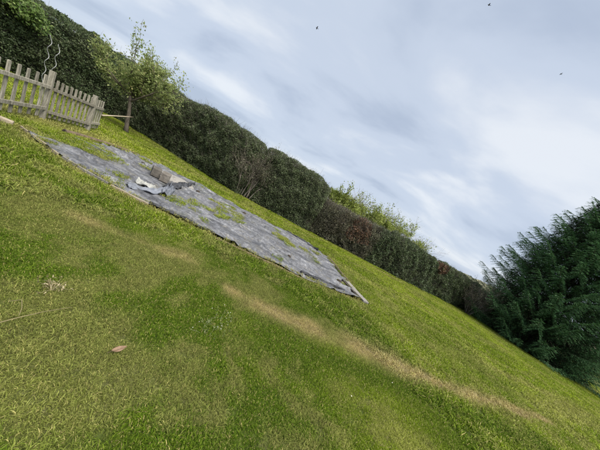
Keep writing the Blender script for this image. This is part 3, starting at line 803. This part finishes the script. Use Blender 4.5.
# ------------------------------------------------------------------ landscape fabric plot
def resample(pl, n):
    p = np.array(pl, float); s = np.concatenate([[0], np.cumsum(np.hypot(*np.diff(p, axis=0).T))]); t = np.linspace(0, s[-1], n)
    return np.stack([np.interp(t, s, p[:, 0]), np.interp(t, s, p[:, 1])], -1)
nu, nv = 420, 200
na_ = resample(NEAR, nu); fa_ = resample([(-5.5, 6.15)]+FAR[1:], nu)
tt = np.linspace(0, 1, nv)[:, None, None]
G = na_[None]*(1-tt)+fa_[None]*tt
edge_w = 0.07*(fbm(G[..., 0]*2, G[..., 1]*2, 1, 1.0, 3)-0.5)*2
G[..., 1] += edge_w*(np.abs(tt[..., 0]-0.5)*2)**4
gx_, gy_ = G[..., 0], G[..., 1]
al = gx_*0.96+gy_*0.28; ac = -gx_*0.28+gy_*0.96
n_a = fbm(al*0.6+3*fbm(gx_, gy_, 2, 0.6, 2), ac*1.6, 4, 1.0, 3)
rid = np.clip(1-np.abs(n_a-0.5)*16, 0, 1)**1.3
n_b = fbm(al*0.9+30, ac*3.0+2*fbm(gx_, gy_, 6, 0.8, 2), 4, 1.0, 2)
rid2 = np.clip(1-np.abs(n_b-0.5)*20, 0, 1)**1.3
ed = np.minimum(tt[..., 0], 1-tt[..., 0]); edc = np.clip((0.05-ed)/0.05, 0, 1)
gzz = gz(gx_, gy_)+0.018+0.05*rid+0.035*rid2+0.012*fbm(gx_, gy_, 8, 4, 2)+0.03*edc*fbm(gx_, gy_, 5, 3.0, 2)
FV = np.stack([gx_, gy_, gzz], -1).reshape(-1, 3)
k = np.arange(nu*nv).reshape(nv, nu)
FF = np.stack([k[:-1, :-1], k[:-1, 1:], k[1:, 1:], k[1:, :-1]], -1).reshape(-1, 4)
fab = mesh_obj('landscape_fabric', FV, FF, M['fabric'], smooth=True)
tag(fab, 'wrinkled grey-blue landscape fabric sheet pegged on the lawn', 'ground sheet')
sm = fab.modifiers.new('thick', 'SOLIDIFY'); sm.thickness = 0.004

def flap(name, label, path, width, mat, cat, seed, lift=0.08, curl=1.0):
    """crumpled strip of sheet: path in plan, a raised fold across it"""
    r = np.random.default_rng(seed); P = resample(path, 60); n = 22
    t_ = unit(np.gradient(P, axis=0)); nn_ = np.stack([-t_[:, 1], t_[:, 0]], -1)
    s = np.linspace(0, 1, 60)[:, None]; w = np.linspace(-0.5, 0.5, n)[None]
    ww = width*(0.55+0.6*fbm(s*5+seed, s*0, 0, 1, 2))*np.sin(np.clip(s*1.1+0.06, 0, 1)*np.pi)**0.5
    x = P[:, 0:1]+nn_[:, 0:1]*w*ww+0.03*(fbm(s*9, w*5, seed, 1, 2)-0.5); y = P[:, 1:2]+nn_[:, 1:2]*w*ww+0.03*(fbm(s*9, w*5, seed+5, 1, 2)-0.5)
    hfold = lift*np.clip(1-np.abs(w*2-0.2*np.sin(s*5+seed)), 0, 1)**0.8*(0.3+1.2*fbm(s*4+seed*3, w, 0, 1, 2))*curl
    Lp = float(np.hypot(*np.diff(P, axis=0).T).sum())
    cr1 = np.abs(fbm(s*Lp*4.5+seed, w*3.5+0.6*s, seed, 1, 2)-0.5); cr2 = np.abs(fbm(s*Lp*10+seed, w*7, seed+3, 1, 2)-0.5)
    z = gz(x, y)+0.035+hfold*0.8+lift*(0.75*np.clip(1-cr1*9, 0, 1)+0.35*np.clip(1-cr2*8, 0, 1))
    v = np.stack([x+0*z, y+0*z, z], -1); c0 = np.array([P[30, 0], P[30, 1], gzf(*P[30])])
    kk = np.arange(60*n).reshape(60, n)
    f = np.stack([kk[:-1, :-1], kk[1:, :-1], kk[1:, 1:], kk[:-1, 1:]], -1).reshape(-1, 4)
    o = mesh_obj(name, v.reshape(-1, 3)-c0, f, M[mat], None, False, tuple(c0))
    so = o.modifiers.new('thick', 'SOLIDIFY'); so.thickness = 0.006
    return tag(o, label, cat)
flap('fabric_flap', 'dark folded fabric flap in front of the concrete blocks', [(-3.05, 4.0), (-2.85, 4.35), (-2.95, 4.8), (-3.1, 5.2)], 0.26, 'flap', 'fabric', 2, 0.06)
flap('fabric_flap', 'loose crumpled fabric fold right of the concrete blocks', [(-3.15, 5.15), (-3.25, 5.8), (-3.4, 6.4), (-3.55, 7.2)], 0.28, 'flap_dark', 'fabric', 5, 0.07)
flap('fabric_flap', 'small raised blue-grey fabric tip beside the white scrap', [(-2.7, 4.55), (-2.95, 5.05), (-3.2, 5.45)], 0.24, 'flap', 'fabric', 9, 0.10)
flap('torn_sheet', 'torn off-white sheet scrap lying before the concrete blocks', [(-3.32, 4.55), (-3.1, 4.55), (-2.9, 4.6)], 0.30, 'torn_white', 'sheet', 12, 0.06)
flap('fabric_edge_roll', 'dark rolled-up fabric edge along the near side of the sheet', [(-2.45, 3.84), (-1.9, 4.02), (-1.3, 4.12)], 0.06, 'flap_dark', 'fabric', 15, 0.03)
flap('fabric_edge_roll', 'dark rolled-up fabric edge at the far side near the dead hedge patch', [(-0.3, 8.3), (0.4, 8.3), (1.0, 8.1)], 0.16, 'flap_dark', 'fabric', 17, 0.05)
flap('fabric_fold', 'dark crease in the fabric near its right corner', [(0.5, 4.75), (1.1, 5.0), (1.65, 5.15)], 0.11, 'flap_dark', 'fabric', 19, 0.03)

# concrete blocks
def cblock(label, loc, rz, mat, tilt=0.0):
    L, W, H = 0.36, 0.20, 0.20
    v = []; f = []
    import bmesh
    bm = bmesh.new()
    bmesh.ops.create_cube(bm, size=1)
    bmesh.ops.scale(bm, vec=(W, L, H), verts=bm.verts)
    bmesh.ops.subdivide_edges(bm, edges=bm.edges, cuts=3, use_grid_fill=True)
    for vv in bm.verts:
        vv.co += Vector((random.uniform(-1, 1), random.uniform(-1, 1), random.uniform(-1, 1)))*0.004
        vv.co.z += H/2
    me = bpy.data.meshes.new('concrete_block'); bm.to_mesh(me); bm.free(); me.materials.append(M[mat])
    o = bpy.data.objects.new('concrete_block', me); COL.objects.link(o)
    o.location = loc; o.rotation_euler = (0, tilt, rz)
    bv = o.modifiers.new('bevel', 'BEVEL'); bv.width = 0.008; bv.segments = 2
    return tag(o, label, 'block')
cblock('darker left concrete block of the pair on the fabric', (-3.80, 5.66, gzf(-3.8, 5.66)+0.04), R(38), 'concrete_dark')
cblock('lighter right concrete block of the pair on the fabric', (-3.53, 5.66, gzf(-3.53, 5.66)+0.04), R(30), 'concrete')
# gravel spill behind the blocks
r_ = np.random.default_rng(5)
a_ = np.linspace(0, 2*np.pi, 40, endpoint=False); rr_ = np.linspace(0, 1, 12)
v = []; 
for q in rr_:
    for w in a_:
        x = -3.75+q*(0.50+0.12*math.sin(w*3))*math.cos(w)-0.15*q*math.sin(w); y = 6.35+q*(0.75+0.1*math.sin(w*2+1))*math.sin(w)
        v.append((x+3.75, y-6.35, gzf(x, y)-gzf(-3.75, 6.35)+0.02+0.075*(1-q**2)**1.2+0.02*r_.random()*(q < 1)))
f = []
for i in range(11):
    for j in range(40):
        f.append((i*40+j, i*40+(j+1) % 40, (i+1)*40+(j+1) % 40, (i+1)*40+j))
tag(mesh_obj('gravel_spill', v, f, M['sand'], None, True, (-3.75, 6.35, gzf(-3.75, 6.35))), 'pale sandy gravel spill behind the concrete blocks', 'gravel', kind='stuff')

# timbers around the plot
def beam(name, label, p0, p1, w, h, mat, cat='timber', z=0.0, roll=0.0, z1=None):
    p0 = np.array([p0[0], p0[1], gzf(*p0)+z]); p1 = np.array([p1[0], p1[1], gzf(*p1)+(z if z1 is None else z1)])
    ex = unit(p1-p0); ey = unit(np.cross([0, 0, 1.0], ex)); ez = np.cross(ex, ey); L = np.linalg.norm(p1-p0)
    ey, ez = ey*math.cos(roll)+ez*math.sin(roll), ez*math.cos(roll)-ey*math.sin(roll)
    n = 9; v = []
    for i in range(n):
        t = i/(n-1)
        c = p0*(1-t)+p1*t; c[2] = gzf(c[0], c[1])+z*(1-t)+(z if z1 is None else z1)*t
        c = c+ey*random.uniform(-1, 1)*0.006
        for a, b in ((-1, 0), (1, 0), (1, 1), (-1, 1)):
            v.append(c+ey*a*w/2*(1+random.uniform(-0.05, 0.05))+ez*b*h)
    f = []
    for i in range(n-1):
        for j in range(4):
            q = (j+1) % 4; f.append((i*4+j, i*4+q, (i+1)*4+q, (i+1)*4+j))
    f += [(3, 2, 1, 0), tuple(range((n-1)*4, n*4))]
    o = mesh_obj(name, np.array(v)-p0, f, M[mat], None, False, tuple(p0))
    bv = o.modifiers.new('bevel', 'BEVEL'); bv.width = min(w, h)*0.15; bv.segments = 2
    return tag(o, label, cat)
beam('timber_beam', 'pale thick timber end lying on the grass at the left edge', (-5.75, 3.20), (-5.17, 3.83), 0.12, 0.08, 'pale_plank')
beam('edging_board', 'thin pale edging lath starting beside the timber end', (-5.12, 3.90), (-4.1, 3.70), 0.03, 0.05, 'pale_plank', 'edging', 0.01)
beam('edging_board', 'thin grey edging lath in the middle of the near fabric edge', (-4.0, 3.69), (-3.1, 3.66), 0.03, 0.05, 'plank', 'edging', 0.01)
beam('edging_board', 'pale edging lath meeting the rolled fabric edge', (-3.05, 3.66), (-2.42, 3.77), 0.03, 0.045, 'pale_plank', 'edging', 0.01)
beam('edging_board', 'half-buried brown edging lath under the fabric centre edge', (-1.2, 4.04), (0.6, 4.50), 0.03, 0.03, 'log', 'edging', 0.0)
beam('edging_board', 'dark narrow timber along the right fabric edge', (1.38, 8.1), (1.85, 6.25), 0.06, 0.06, 'dark_wood', 'edging', 0.0)
beam('edging_board', 'reddish brown narrow timber beside the dark right edging', (1.5, 8.0), (1.98, 6.1), 0.05, 0.05, 'log', 'edging', 0.0)
beam('grey_plank', 'grey weathered plank at the right corner of the fabric', (1.85, 6.05), (2.22, 5.18), 0.17, 0.045, 'plank', 'plank', 0.03)
beam('wood_offcut', 'short dark wood offcut beside the grey plank', (1.70, 5.95), (1.98, 5.32), 0.06, 0.06, 'dark_wood', 'timber', 0.02)
# log beside the gate
lg = thing('log', 'brown tapering log lying before the gate', 'log', (-5.56, 4.98, gzf(-5.56, 4.98))); off = np.array(lg.location)
lp = np.array([(-5.56, 4.96, 0.055), (-5.6, 5.3, 0.052), (-5.58, 5.7, 0.05), (-5.62, 6.1, 0.042), (-5.5, 6.6, 0.035), (-5.4, 7.0, 0.03)]); lp[:, 2] += gz(lp[:, 0], lp[:, 1])
MB().tube(lp, [0.055, 0.052, 0.05, 0.042, 0.034, 0.026], 10).build('stem', M['log'], lg, True, off)
MB().tube([lp[0]+np.array([0, -0.012, 0]), lp[0]+np.array([0, 0.01, 0])], [0.05, 0.056], 10).build('cut_end', M['dark_wood'], lg, False, off)

# small stones and clods on the fabric
for i, (x, y, s, lab) in enumerate([(-3.05, 6.55, 0.06, 'dark clod on the fabric right of the gravel spill'), (0.15, 5.35, 0.05, 'small dark clod on the right half of the fabric'), (-1.75, 7.3, 0.06, 'small clod near the far fabric edge'), (1.55, 5.65, 0.07, 'dark clod at the right fabric corner'), (-4.6, 6.2, 0.05, 'small clod left of the concrete blocks')]):
    import bmesh
    bm = bmesh.new(); bmesh.ops.create_icosphere(bm, subdivisions=2, radius=s)
    for vv in bm.verts:
        vv.co *= 0.75+0.5*float(noise(np.array([vv.co.x*30+i*7]), np.array([vv.co.y*30]), np.array([vv.co.z*30]))[0]); vv.co.z *= 0.7
    me = bpy.data.meshes.new('clod'); bm.to_mesh(me); bm.free(); me.materials.append(M['soil'])
    o = bpy.data.objects.new('clod', me); COL.objects.link(o); o.location = (x, y, gzf(x, y)+0.05)
    tag(o, lab, 'clod', 'clods on the fabric')

# ------------------------------------------------------------------ grass (nobody could count it)
def tuft(name, nb, rad, hmin, hmax, w, seed, lean=0.6):
    r = np.random.default_rng(seed); v = []; f = []; n = 0
    for i in range(nb):
        a = r.random()*6.28; q = rad*math.sqrt(r.random())
        b0 = np.array([math.cos(a)*q, math.sin(a)*q, -0.005])
        az_ = r.random()*6.28; ln = lean*(0.25+r.random()); h = hmin+(hmax-hmin)*r.random()
        d = np.array([math.cos(az_), math.sin(az_), 0]); s = np.array([-d[1], d[0], 0])
        ww = w*(0.7+0.6*r.random())
        tw = r.normal()*0.5; s = s*math.cos(tw)+d*math.sin(tw)
        p1 = b0+np.array([0, 0, h*0.5])+d*h*ln*0.25
        p2 = b0+np.array([0, 0, h*0.85/(1+ln*0.4)])+d*h*ln*0.7
        p3 = b0+np.array([0, 0, h*0.95/(1+ln*0.8)])+d*h*ln*1.15
        v += [b0-s*ww/2, b0+s*ww/2, p1-s*ww*0.5, p1+s*ww*0.5, p2-s*ww*0.36, p2+s*ww*0.36, p3]
        f += [(n, n+1, n+3, n+2), (n+2, n+3, n+5, n+4), (n+4, n+5, n+6)]; n += 7
    me = bpy.data.meshes.new(name); me.from_pydata([tuple(map(float, q)) for q in v], [], f); me.materials.append(M['grass'])
    return me
def scatter_object(name, pts, rot, scl, dry, lush_falloff, tufts, seed):
    """point mesh + geometry nodes that put a tuft on every point"""
    me = bpy.data.meshes.new(name); me.vertices.add(len(pts)); me.vertices.foreach_set('co', pts.astype(np.float32).ravel())
    for nm_, arr, ty in (('dry', dry, 'FLOAT'), ('lush_falloff', lush_falloff, 'FLOAT'), ('scl', scl, 'FLOAT'), ('rotz', rot, 'FLOAT')):
        q = me.attributes.new(nm_, ty, 'POINT'); q.data.foreach_set('value', arr.astype(np.float32))
    o = bpy.data.objects.new(name, me); COL.objects.link(o)
    ng = bpy.data.node_groups.new(name+'_nodes', 'GeometryNodeTree')
    ng.interface.new_socket('Geometry', in_out='INPUT', socket_type='NodeSocketGeometry'); ng.interface.new_socket('Geometry', in_out='OUTPUT', socket_type='NodeSocketGeometry')
    gi = ng.nodes.new('NodeGroupInput'); go = ng.nodes.new('NodeGroupOutput'); l = ng.links.new
    iop = ng.nodes.new('GeometryNodeInstanceOnPoints'); jn = ng.nodes.new('GeometryNodeGeometryToInstance')
    for t_ in tufts:
        # hidden source objects are never linked to the scene
        so = bpy.data.objects.new('blade_source', t_)
        oi_ = ng.nodes.new('GeometryNodeObjectInfo'); oi_.inputs['Object'].default_value = so; oi_.inputs['As Instance'].default_value = False
        l(oi_.outputs['Geometry'], jn.inputs[0])
    ri = ng.nodes.new('FunctionNodeRandomValue'); ri.data_type = 'INT'
    ri.inputs['Min'].default_value = 0; 
    for s_ in ri.inputs:
        if s_.name == 'Max' and s_.type == 'INT': s_.default_value = len(tufts)-1
        if s_.name == 'Min' and s_.type == 'INT': s_.default_value = 0
    l(gi.outputs[0], iop.inputs['Points']); l(jn.outputs[0], iop.inputs['Instance'])
    iop.inputs['Pick Instance'].default_value = True
    l([s_ for s_ in ri.outputs if s_.type == 'INT'][0], iop.inputs['Instance Index'])
    def attr(nm_):
        q = ng.nodes.new('GeometryNodeInputNamedAttribute'); q.data_type = 'FLOAT'; q.inputs['Name'].default_value = nm_; return q.outputs['Attribute']
    cx = ng.nodes.new('ShaderNodeCombineXYZ'); l(attr('rotz'), cx.inputs[2])
    l(cx.outputs[0], iop.inputs['Rotation']); 
    cs = ng.nodes.new('ShaderNodeCombineXYZ'); sa = attr('scl')
    for i in range(3): l(sa, cs.inputs[i])
    l(cs.outputs[0], iop.inputs['Scale'])
    l(iop.outputs[0], go.inputs[0])
    md = o.modifiers.new('scatter', 'NODES'); md.node_group = ng
    return o
r_ = np.random.default_rng(99)
def lawn_points(dmin, dmax, dens, keep_fn=None):
    x0, x1 = max(-12.3, -dmax), min(27, dmax+3); y0, y1 = 0.2, min(21.5, dmax)
    n = int((x1-x0)*(y1-y0)*dens)
    x = x0+(x1-x0)*r_.random(n); y = y0+(y1-y0)*r_.random(n)
    d = np.hypot(x, y)
    ok = (d >= dmin) & (d < dmax) & (y > -0.25*x-0.6) & (y > 0.52*x-0.6) & (y > -0.50*x-0.3)
    hp = [(-14, 2)]+HEDGE+[(30, 22), (30, -5), (-14, -5)]
    ok &= inside(x, y, hp) | (polydist(x, y, HEDGE) < 0.15)
    inf = inside(x, y, FABRIC); df = polydist(x, y, FABRIC+FABRIC[:1])
    # weeds that have come through the sheet: left third, seams and a few spots
    wmask = fbm(x*1.2, y*1.2, 4, 1.0, 3)
    leftw = np.clip((-3.5-x)/1.0+(5.2-y)*0.12, 0, 1)*0.26*np.clip((6.3-y)/1.0, 0.25, 1)
    wk = (wmask > 0.70-leftw) & (r_.random(len(x)) < 0.45+2*leftw)
    for sx, sy, sr in ((-4.9, 4.5, 0.42), (-4.4, 5.1, 0.28), (-3.5, 4.3, 0.16), (-4.3, 6.0, 0.2), (-0.35, 6.9, 0.28), (0.05, 6.5, 0.16), (0.5, 7.0, 0.2), (0.9, 7.6, 0.22), (-0.6, 7.6, 0.2), (-2.4, 4.9, 0.1), (-1.7, 4.45, 0.12), (-3.2, 3.95, 0.14), (0.9, 6.4, 0.12)):
        wk |= (np.hypot(x-sx, (y-sy)) < sr*(0.6+0.8*wmask)) & (r_.random(len(x)) < 0.6)
    ok &= (~inf) | wk | (df < 0.05*wmask*2)
    # bare under the spruce
    ok &= (np.hypot(x-17.2, y-15.6) > 2.6)
    x, y = x[ok], y[ok]; d = d[ok]; inf = inf[ok]
    dr, lu2 = dry_lush_falloff(x, y)
    keep = r_.random(len(x)) > dr*0.15
    x, y, d, dr, lu2, inf = x[keep], y[keep], d[keep], dr[keep], lu2[keep], inf[keep]
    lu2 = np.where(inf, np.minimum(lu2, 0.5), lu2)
    sc = (0.75+0.5*r_.random(len(x)))*(0.75+0.55*fbm(x, y, 12, 2.2, 3))*(1-0.22*dr)*np.where(inf, 0.8, 1.0)
    p = np.stack([x, y, gz(x, y)+np.where(inf, 0.045, 0)], -1)
    return p, r_.random(len(x))*6.28, sc, dr, lu2
near_t = [tuft('near_blades', 22, 0.045, 0.012, 0.040, 0.0030, 200+i, 0.8) for i in range(6)]
mid_t = [tuft('mid_blades', 16, 0.07, 0.03, 0.075, 0.0065, 300+i, 0.8) for i in range(5)]
far_t = [tuft('far_blades', 16, 0.12, 0.03, 0.075, 0.013, 400+i, 0.7) for i in range(5)]
for nm_, a_, b_, de, tu in (('near', 0.0, 3.6, 2200, near_t), ('mid', 3.6, 8.0, 480, mid_t), ('far', 8.0, 31.0, 150, far_t)):
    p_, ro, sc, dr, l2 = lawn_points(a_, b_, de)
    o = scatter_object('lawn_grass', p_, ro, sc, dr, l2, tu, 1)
    tag(o, {'near': 'short green and straw-coloured lawn grass in the foreground', 'mid': 'mown lawn grass around the fabric sheet', 'far': 'yellow-green mown grass towards the hedge'}[nm_], 'grass', kind='stuff')
    print('grass', nm_, len(p_))

# ------------------------------------------------------------------ small things lying on the lawn
def dead_leaf(label, loc, L, W, rz):
    n = 9; v = []; f = []
    for i in range(n):
        t = i/(n-1); w = W*math.sin(min(1, t*1.02+0.02)*math.pi)**0.7/2
        for j in range(5):
            q = (j-2)/2; v.append((L*(t-0.5), q*w, 0.25*W*q*q+0.16*L*(t-0.5)**2*2))
    for i in range(n-1):
        for j in range(4): f.append((i*5+j, i*5+j+1, (i+1)*5+j+1, (i+1)*5+j))
    root = thing('fallen_leaf', label, 'leaf', loc); root.rotation_euler = (0.15, -0.2, rz)
    o = mesh_obj('blade', v, f, M['dead_leaf'], root, True); so = o.modifiers.new('t', 'SOLIDIFY'); so.thickness = 0.0012
    MB().tube([(-L*0.75, 0, 0.0), (-L*0.45, 0, 0.006), (0, 0, 0.002), (L*0.45, 0, 0.006)], [0.0016, 0.0018, 0.0014, 0.0006], 5).build('stalk', M['log'], root, True)
dead_leaf('curled pinkish brown dead leaf on the near lawn', (-0.62, 1.34, gzf(-0.62, 1.34)+0.036), 0.08, 0.038, R(52))

def twig(label, pts, r0, mat='straw', side=()):
    p0 = np.array([pts[0][0], pts[0][1], gzf(pts[0][0], pts[0][1])])
    w = np.array([(x, y, gzf(x, y)+z) for x, y, z in pts])
    mb = MB().tube(w-p0, np.linspace(r0, r0*0.45, len(w)), 6)
    for a, b in side:
        a = np.array([a[0], a[1], gzf(a[0], a[1])+a[2]]); b = np.array([b[0], b[1], gzf(b[0], b[1])+b[2]])
        mb.tube(np.array([a, (a+b)/2+np.array([0, 0, 0.01]), b])-p0, [r0*0.6, r0*0.5, r0*0.3], 5)
    o = mb.build('fallen_twig', M[mat], None, True); o.location = p0
    return tag(o, label, 'twig')
twig('long pale twig lying on the near lawn at the left edge', [(-1.20, 1.08, 0.05), (-1.17, 1.19, 0.055), (-1.13, 1.30, 0.06), (-1.08, 1.42, 0.055)], 0.003)
twig('short bent pale twig above the long twig', [(-1.32, 1.25, 0.05), (-1.28, 1.28, 0.07), (-1.22, 1.24, 0.065), (-1.18, 1.2, 0.055)], 0.0025)
# dry weed clump
r_ = np.random.default_rng(8)
dc = thing('dry_weed', 'small bleached dead weed clump on the left foreground lawn', 'weed', (-1.33, 1.50, gzf(-1.33, 1.5))); 
st = MB(); P = []
for i in range(14):
    a = r_.random()*6.28; q = 0.05+0.09*r_.random()
    e = np.array([math.cos(a)*q, math.sin(a)*q, 0.04+0.05*r_.random()]); st.tube([(0, 0, 0), e*0.5+np.array([0, 0, 0.02]), e], [0.0025, 0.002, 0.001], 4, False); P.append(e); P.append(e*0.6)
st.build('stems', M['straw'], dc)
P = np.repeat(np.array(P), 3, 0); n = len(P); P = P+r_.normal(size=(n, 3))*0.008
V1, F1 = leaf_geo(P, r_.normal(size=(n, 3))+P*6, r_.normal(size=(n, 3))*0.5+np.array([0, 0, 1]), 0.035, 0.011)
mesh_obj('leaves', V1, F1, M['straw'], dc)
dc.scale = (0.75, 0.75, 0.75)
M['pale_weed'] = leaf_mat('pale_weed', [(0, (0.12, 0.16, 0.05)), (0.6, (0.19, 0.23, 0.09)), (1, (0.30, 0.31, 0.18))], trans=0.3, rough=0.7)
pw = thing('pale_weed', 'wispy pale green weed growing among the daisies on the lawn', 'weed', (-0.2, 2.05, gzf(-0.2, 2.05)))
st = MB(); P = []
for i in range(34):
    a = r_.random()*6.28; q = 0.20*math.sqrt(r_.random()); b_ = np.array([math.cos(a)*q*0.7, math.sin(a)*q*1.3, 0.0])
    e = b_+np.array([r_.normal()*0.03, r_.normal()*0.03, 0.03+0.035*r_.random()])
    st.tube([b_, (b_+e)/2+np.array([0, 0, 0.01]), e], [0.0011, 0.0009, 0.0006], 4, False); P += [e, (b_+e)/2, e*0.75+b_*0.25]
st.build('stems', M['pale_weed'], pw)['kind'] = 'stuff'
P = np.repeat(np.array(P), 2, 0); n = len(P); P = P+r_.normal(size=(n, 3))*0.004
V1, F1 = leaf_geo(P, r_.normal(size=(n, 3))+np.array([0, 0, 0.4]), r_.normal(size=(n, 3))*0.5+np.array([0, 0, 1]), 0.018, 0.006)
mesh_obj('leaves', V1, F1, M['pale_weed'], pw)

# daisies
dv = []; df_ = []; n = 0
for i in range(11):
    a = i/11*6.283; c, s = math.cos(a), math.sin(a)
    for (q, w) in ((0.002, -0.0012), (0.002, 0.0012), (0.0085, 0.0022), (0.0085, -0.0022)):
        dv.append((c*q-s*w, s*q+c*w, 0.001+q*0.12))
    df_.append((n, n+1, n+2, n+3)); n += 4
pet = bpy.data.meshes.new('petals'); pet.from_pydata(dv, [], df_); pet.materials.append(M['petal'])
cvx, cf = tube([(0, 0, 0.0), (0, 0, 0.002), (0, 0, 0.0032)], [0.0028, 0.003, 0.0016], 7); cen = bpy.data.meshes.new('centre'); cen.from_pydata([tuple(map(float, q)) for q in cvx], [], cf); cen.materials.append(M['pollen'])
svx, sf = tube([(0, 0, -0.06), (0.002, 0, -0.03), (0, 0, 0.0)], 0.0008, 4); stm = bpy.data.meshes.new('stem'); stm.from_pydata([tuple(map(float, q)) for q in svx], [], sf); stm.materials.append(M['lime'])
r_ = np.random.default_rng(15)
spots = [(-0.22+r_.normal()*0.09, 2.03+r_.normal()*0.14, 0) for _ in range(11)]+[(x, y, 1) for x, y in ((0.75, 2.35), (1.25, 2.05), (1.9, 2.6))]
for x, y, k in spots:
    if k == 0: g_, lab = 'daisies clustered on the near lawn', 'tiny white daisy in the cluster on the near lawn'
    else: g_, lab = 'daisies scattered on the lawn', 'lone tiny white daisy away from the cluster'
    t_ = thing('daisy', lab, 'flower', (x, y, gzf(x, y)+0.05+0.02*r_.random()), g_)
    t_.rotation_euler = (r_.normal()*0.3, r_.normal()*0.3, r_.random()*6); t_.scale = [0.42+0.22*r_.random()]*3
    for nm_, me in (('petals', pet), ('centre', cen), ('stem', stm)):
        c = bpy.data.objects.new(nm_, me); COL.objects.link(c); c.parent = t_

# ------------------------------------------------------------------ birds
def bird(label, loc, yaw, bank, flapz, s=1.0):
    root = thing('bird', label, 'bird', loc, 'birds in the sky'); root.rotation_euler = (bank, 0.1, yaw); root.scale = (s, s, s)
    MB().tube([(-0.11, 0, 0.0), (-0.08, 0, 0), (-0.02, 0, -0.006), (0.05, 0, 0), (0.085, 0, 0.012), (0.11, 0, 0.014), (0.135, 0, 0.01)], [0.008, 0.022, 0.036, 0.032, 0.022, 0.02, 0.003], 9).build('body', M['bird'], root, True)
    for sg in (-1, 1):
        v = [(0.05, sg*0.02, 0.01), (-0.04, sg*0.02, 0.005), (0.06, sg*0.10, 0.01+flapz*0.5), (-0.04, sg*0.11, 0.005+flapz*0.5), (-0.01, sg*0.20, flapz), (-0.05, sg*0.17, flapz*0.9)]
        f = [(0, 1, 3, 2), (2, 3, 5, 4)]
        if sg < 0: f = [q[::-1] for q in f]
        o = mesh_obj('wing', v, f, M['bird'], root); so = o.modifiers.new('t', 'SOLIDIFY'); so.thickness = 0.006
    o = mesh_obj('tail', [(-0.09, -0.012, 0), (-0.09, 0.012, 0), (-0.18, 0.035, 0), (-0.18, -0.035, 0)], [(0, 1, 2, 3)], M['bird'], root); so = o.modifiers.new('t', 'SOLIDIFY'); so.thickness = 0.005
bird('dark bird left of the sky centre, lowest-left of the three', (-6.7, 20.0, 13.47), R(200), 0.5, 0.04, 0.7)
bird('dark bird at the top edge of the sky', (3.88, 19.0, 19.91), R(170), -0.2, 0.05, 0.72)
bird('tiny dark bird high above the spruce', (13.89, 24.0, 22.84), R(185), 0.3, 0.03, 0.62)
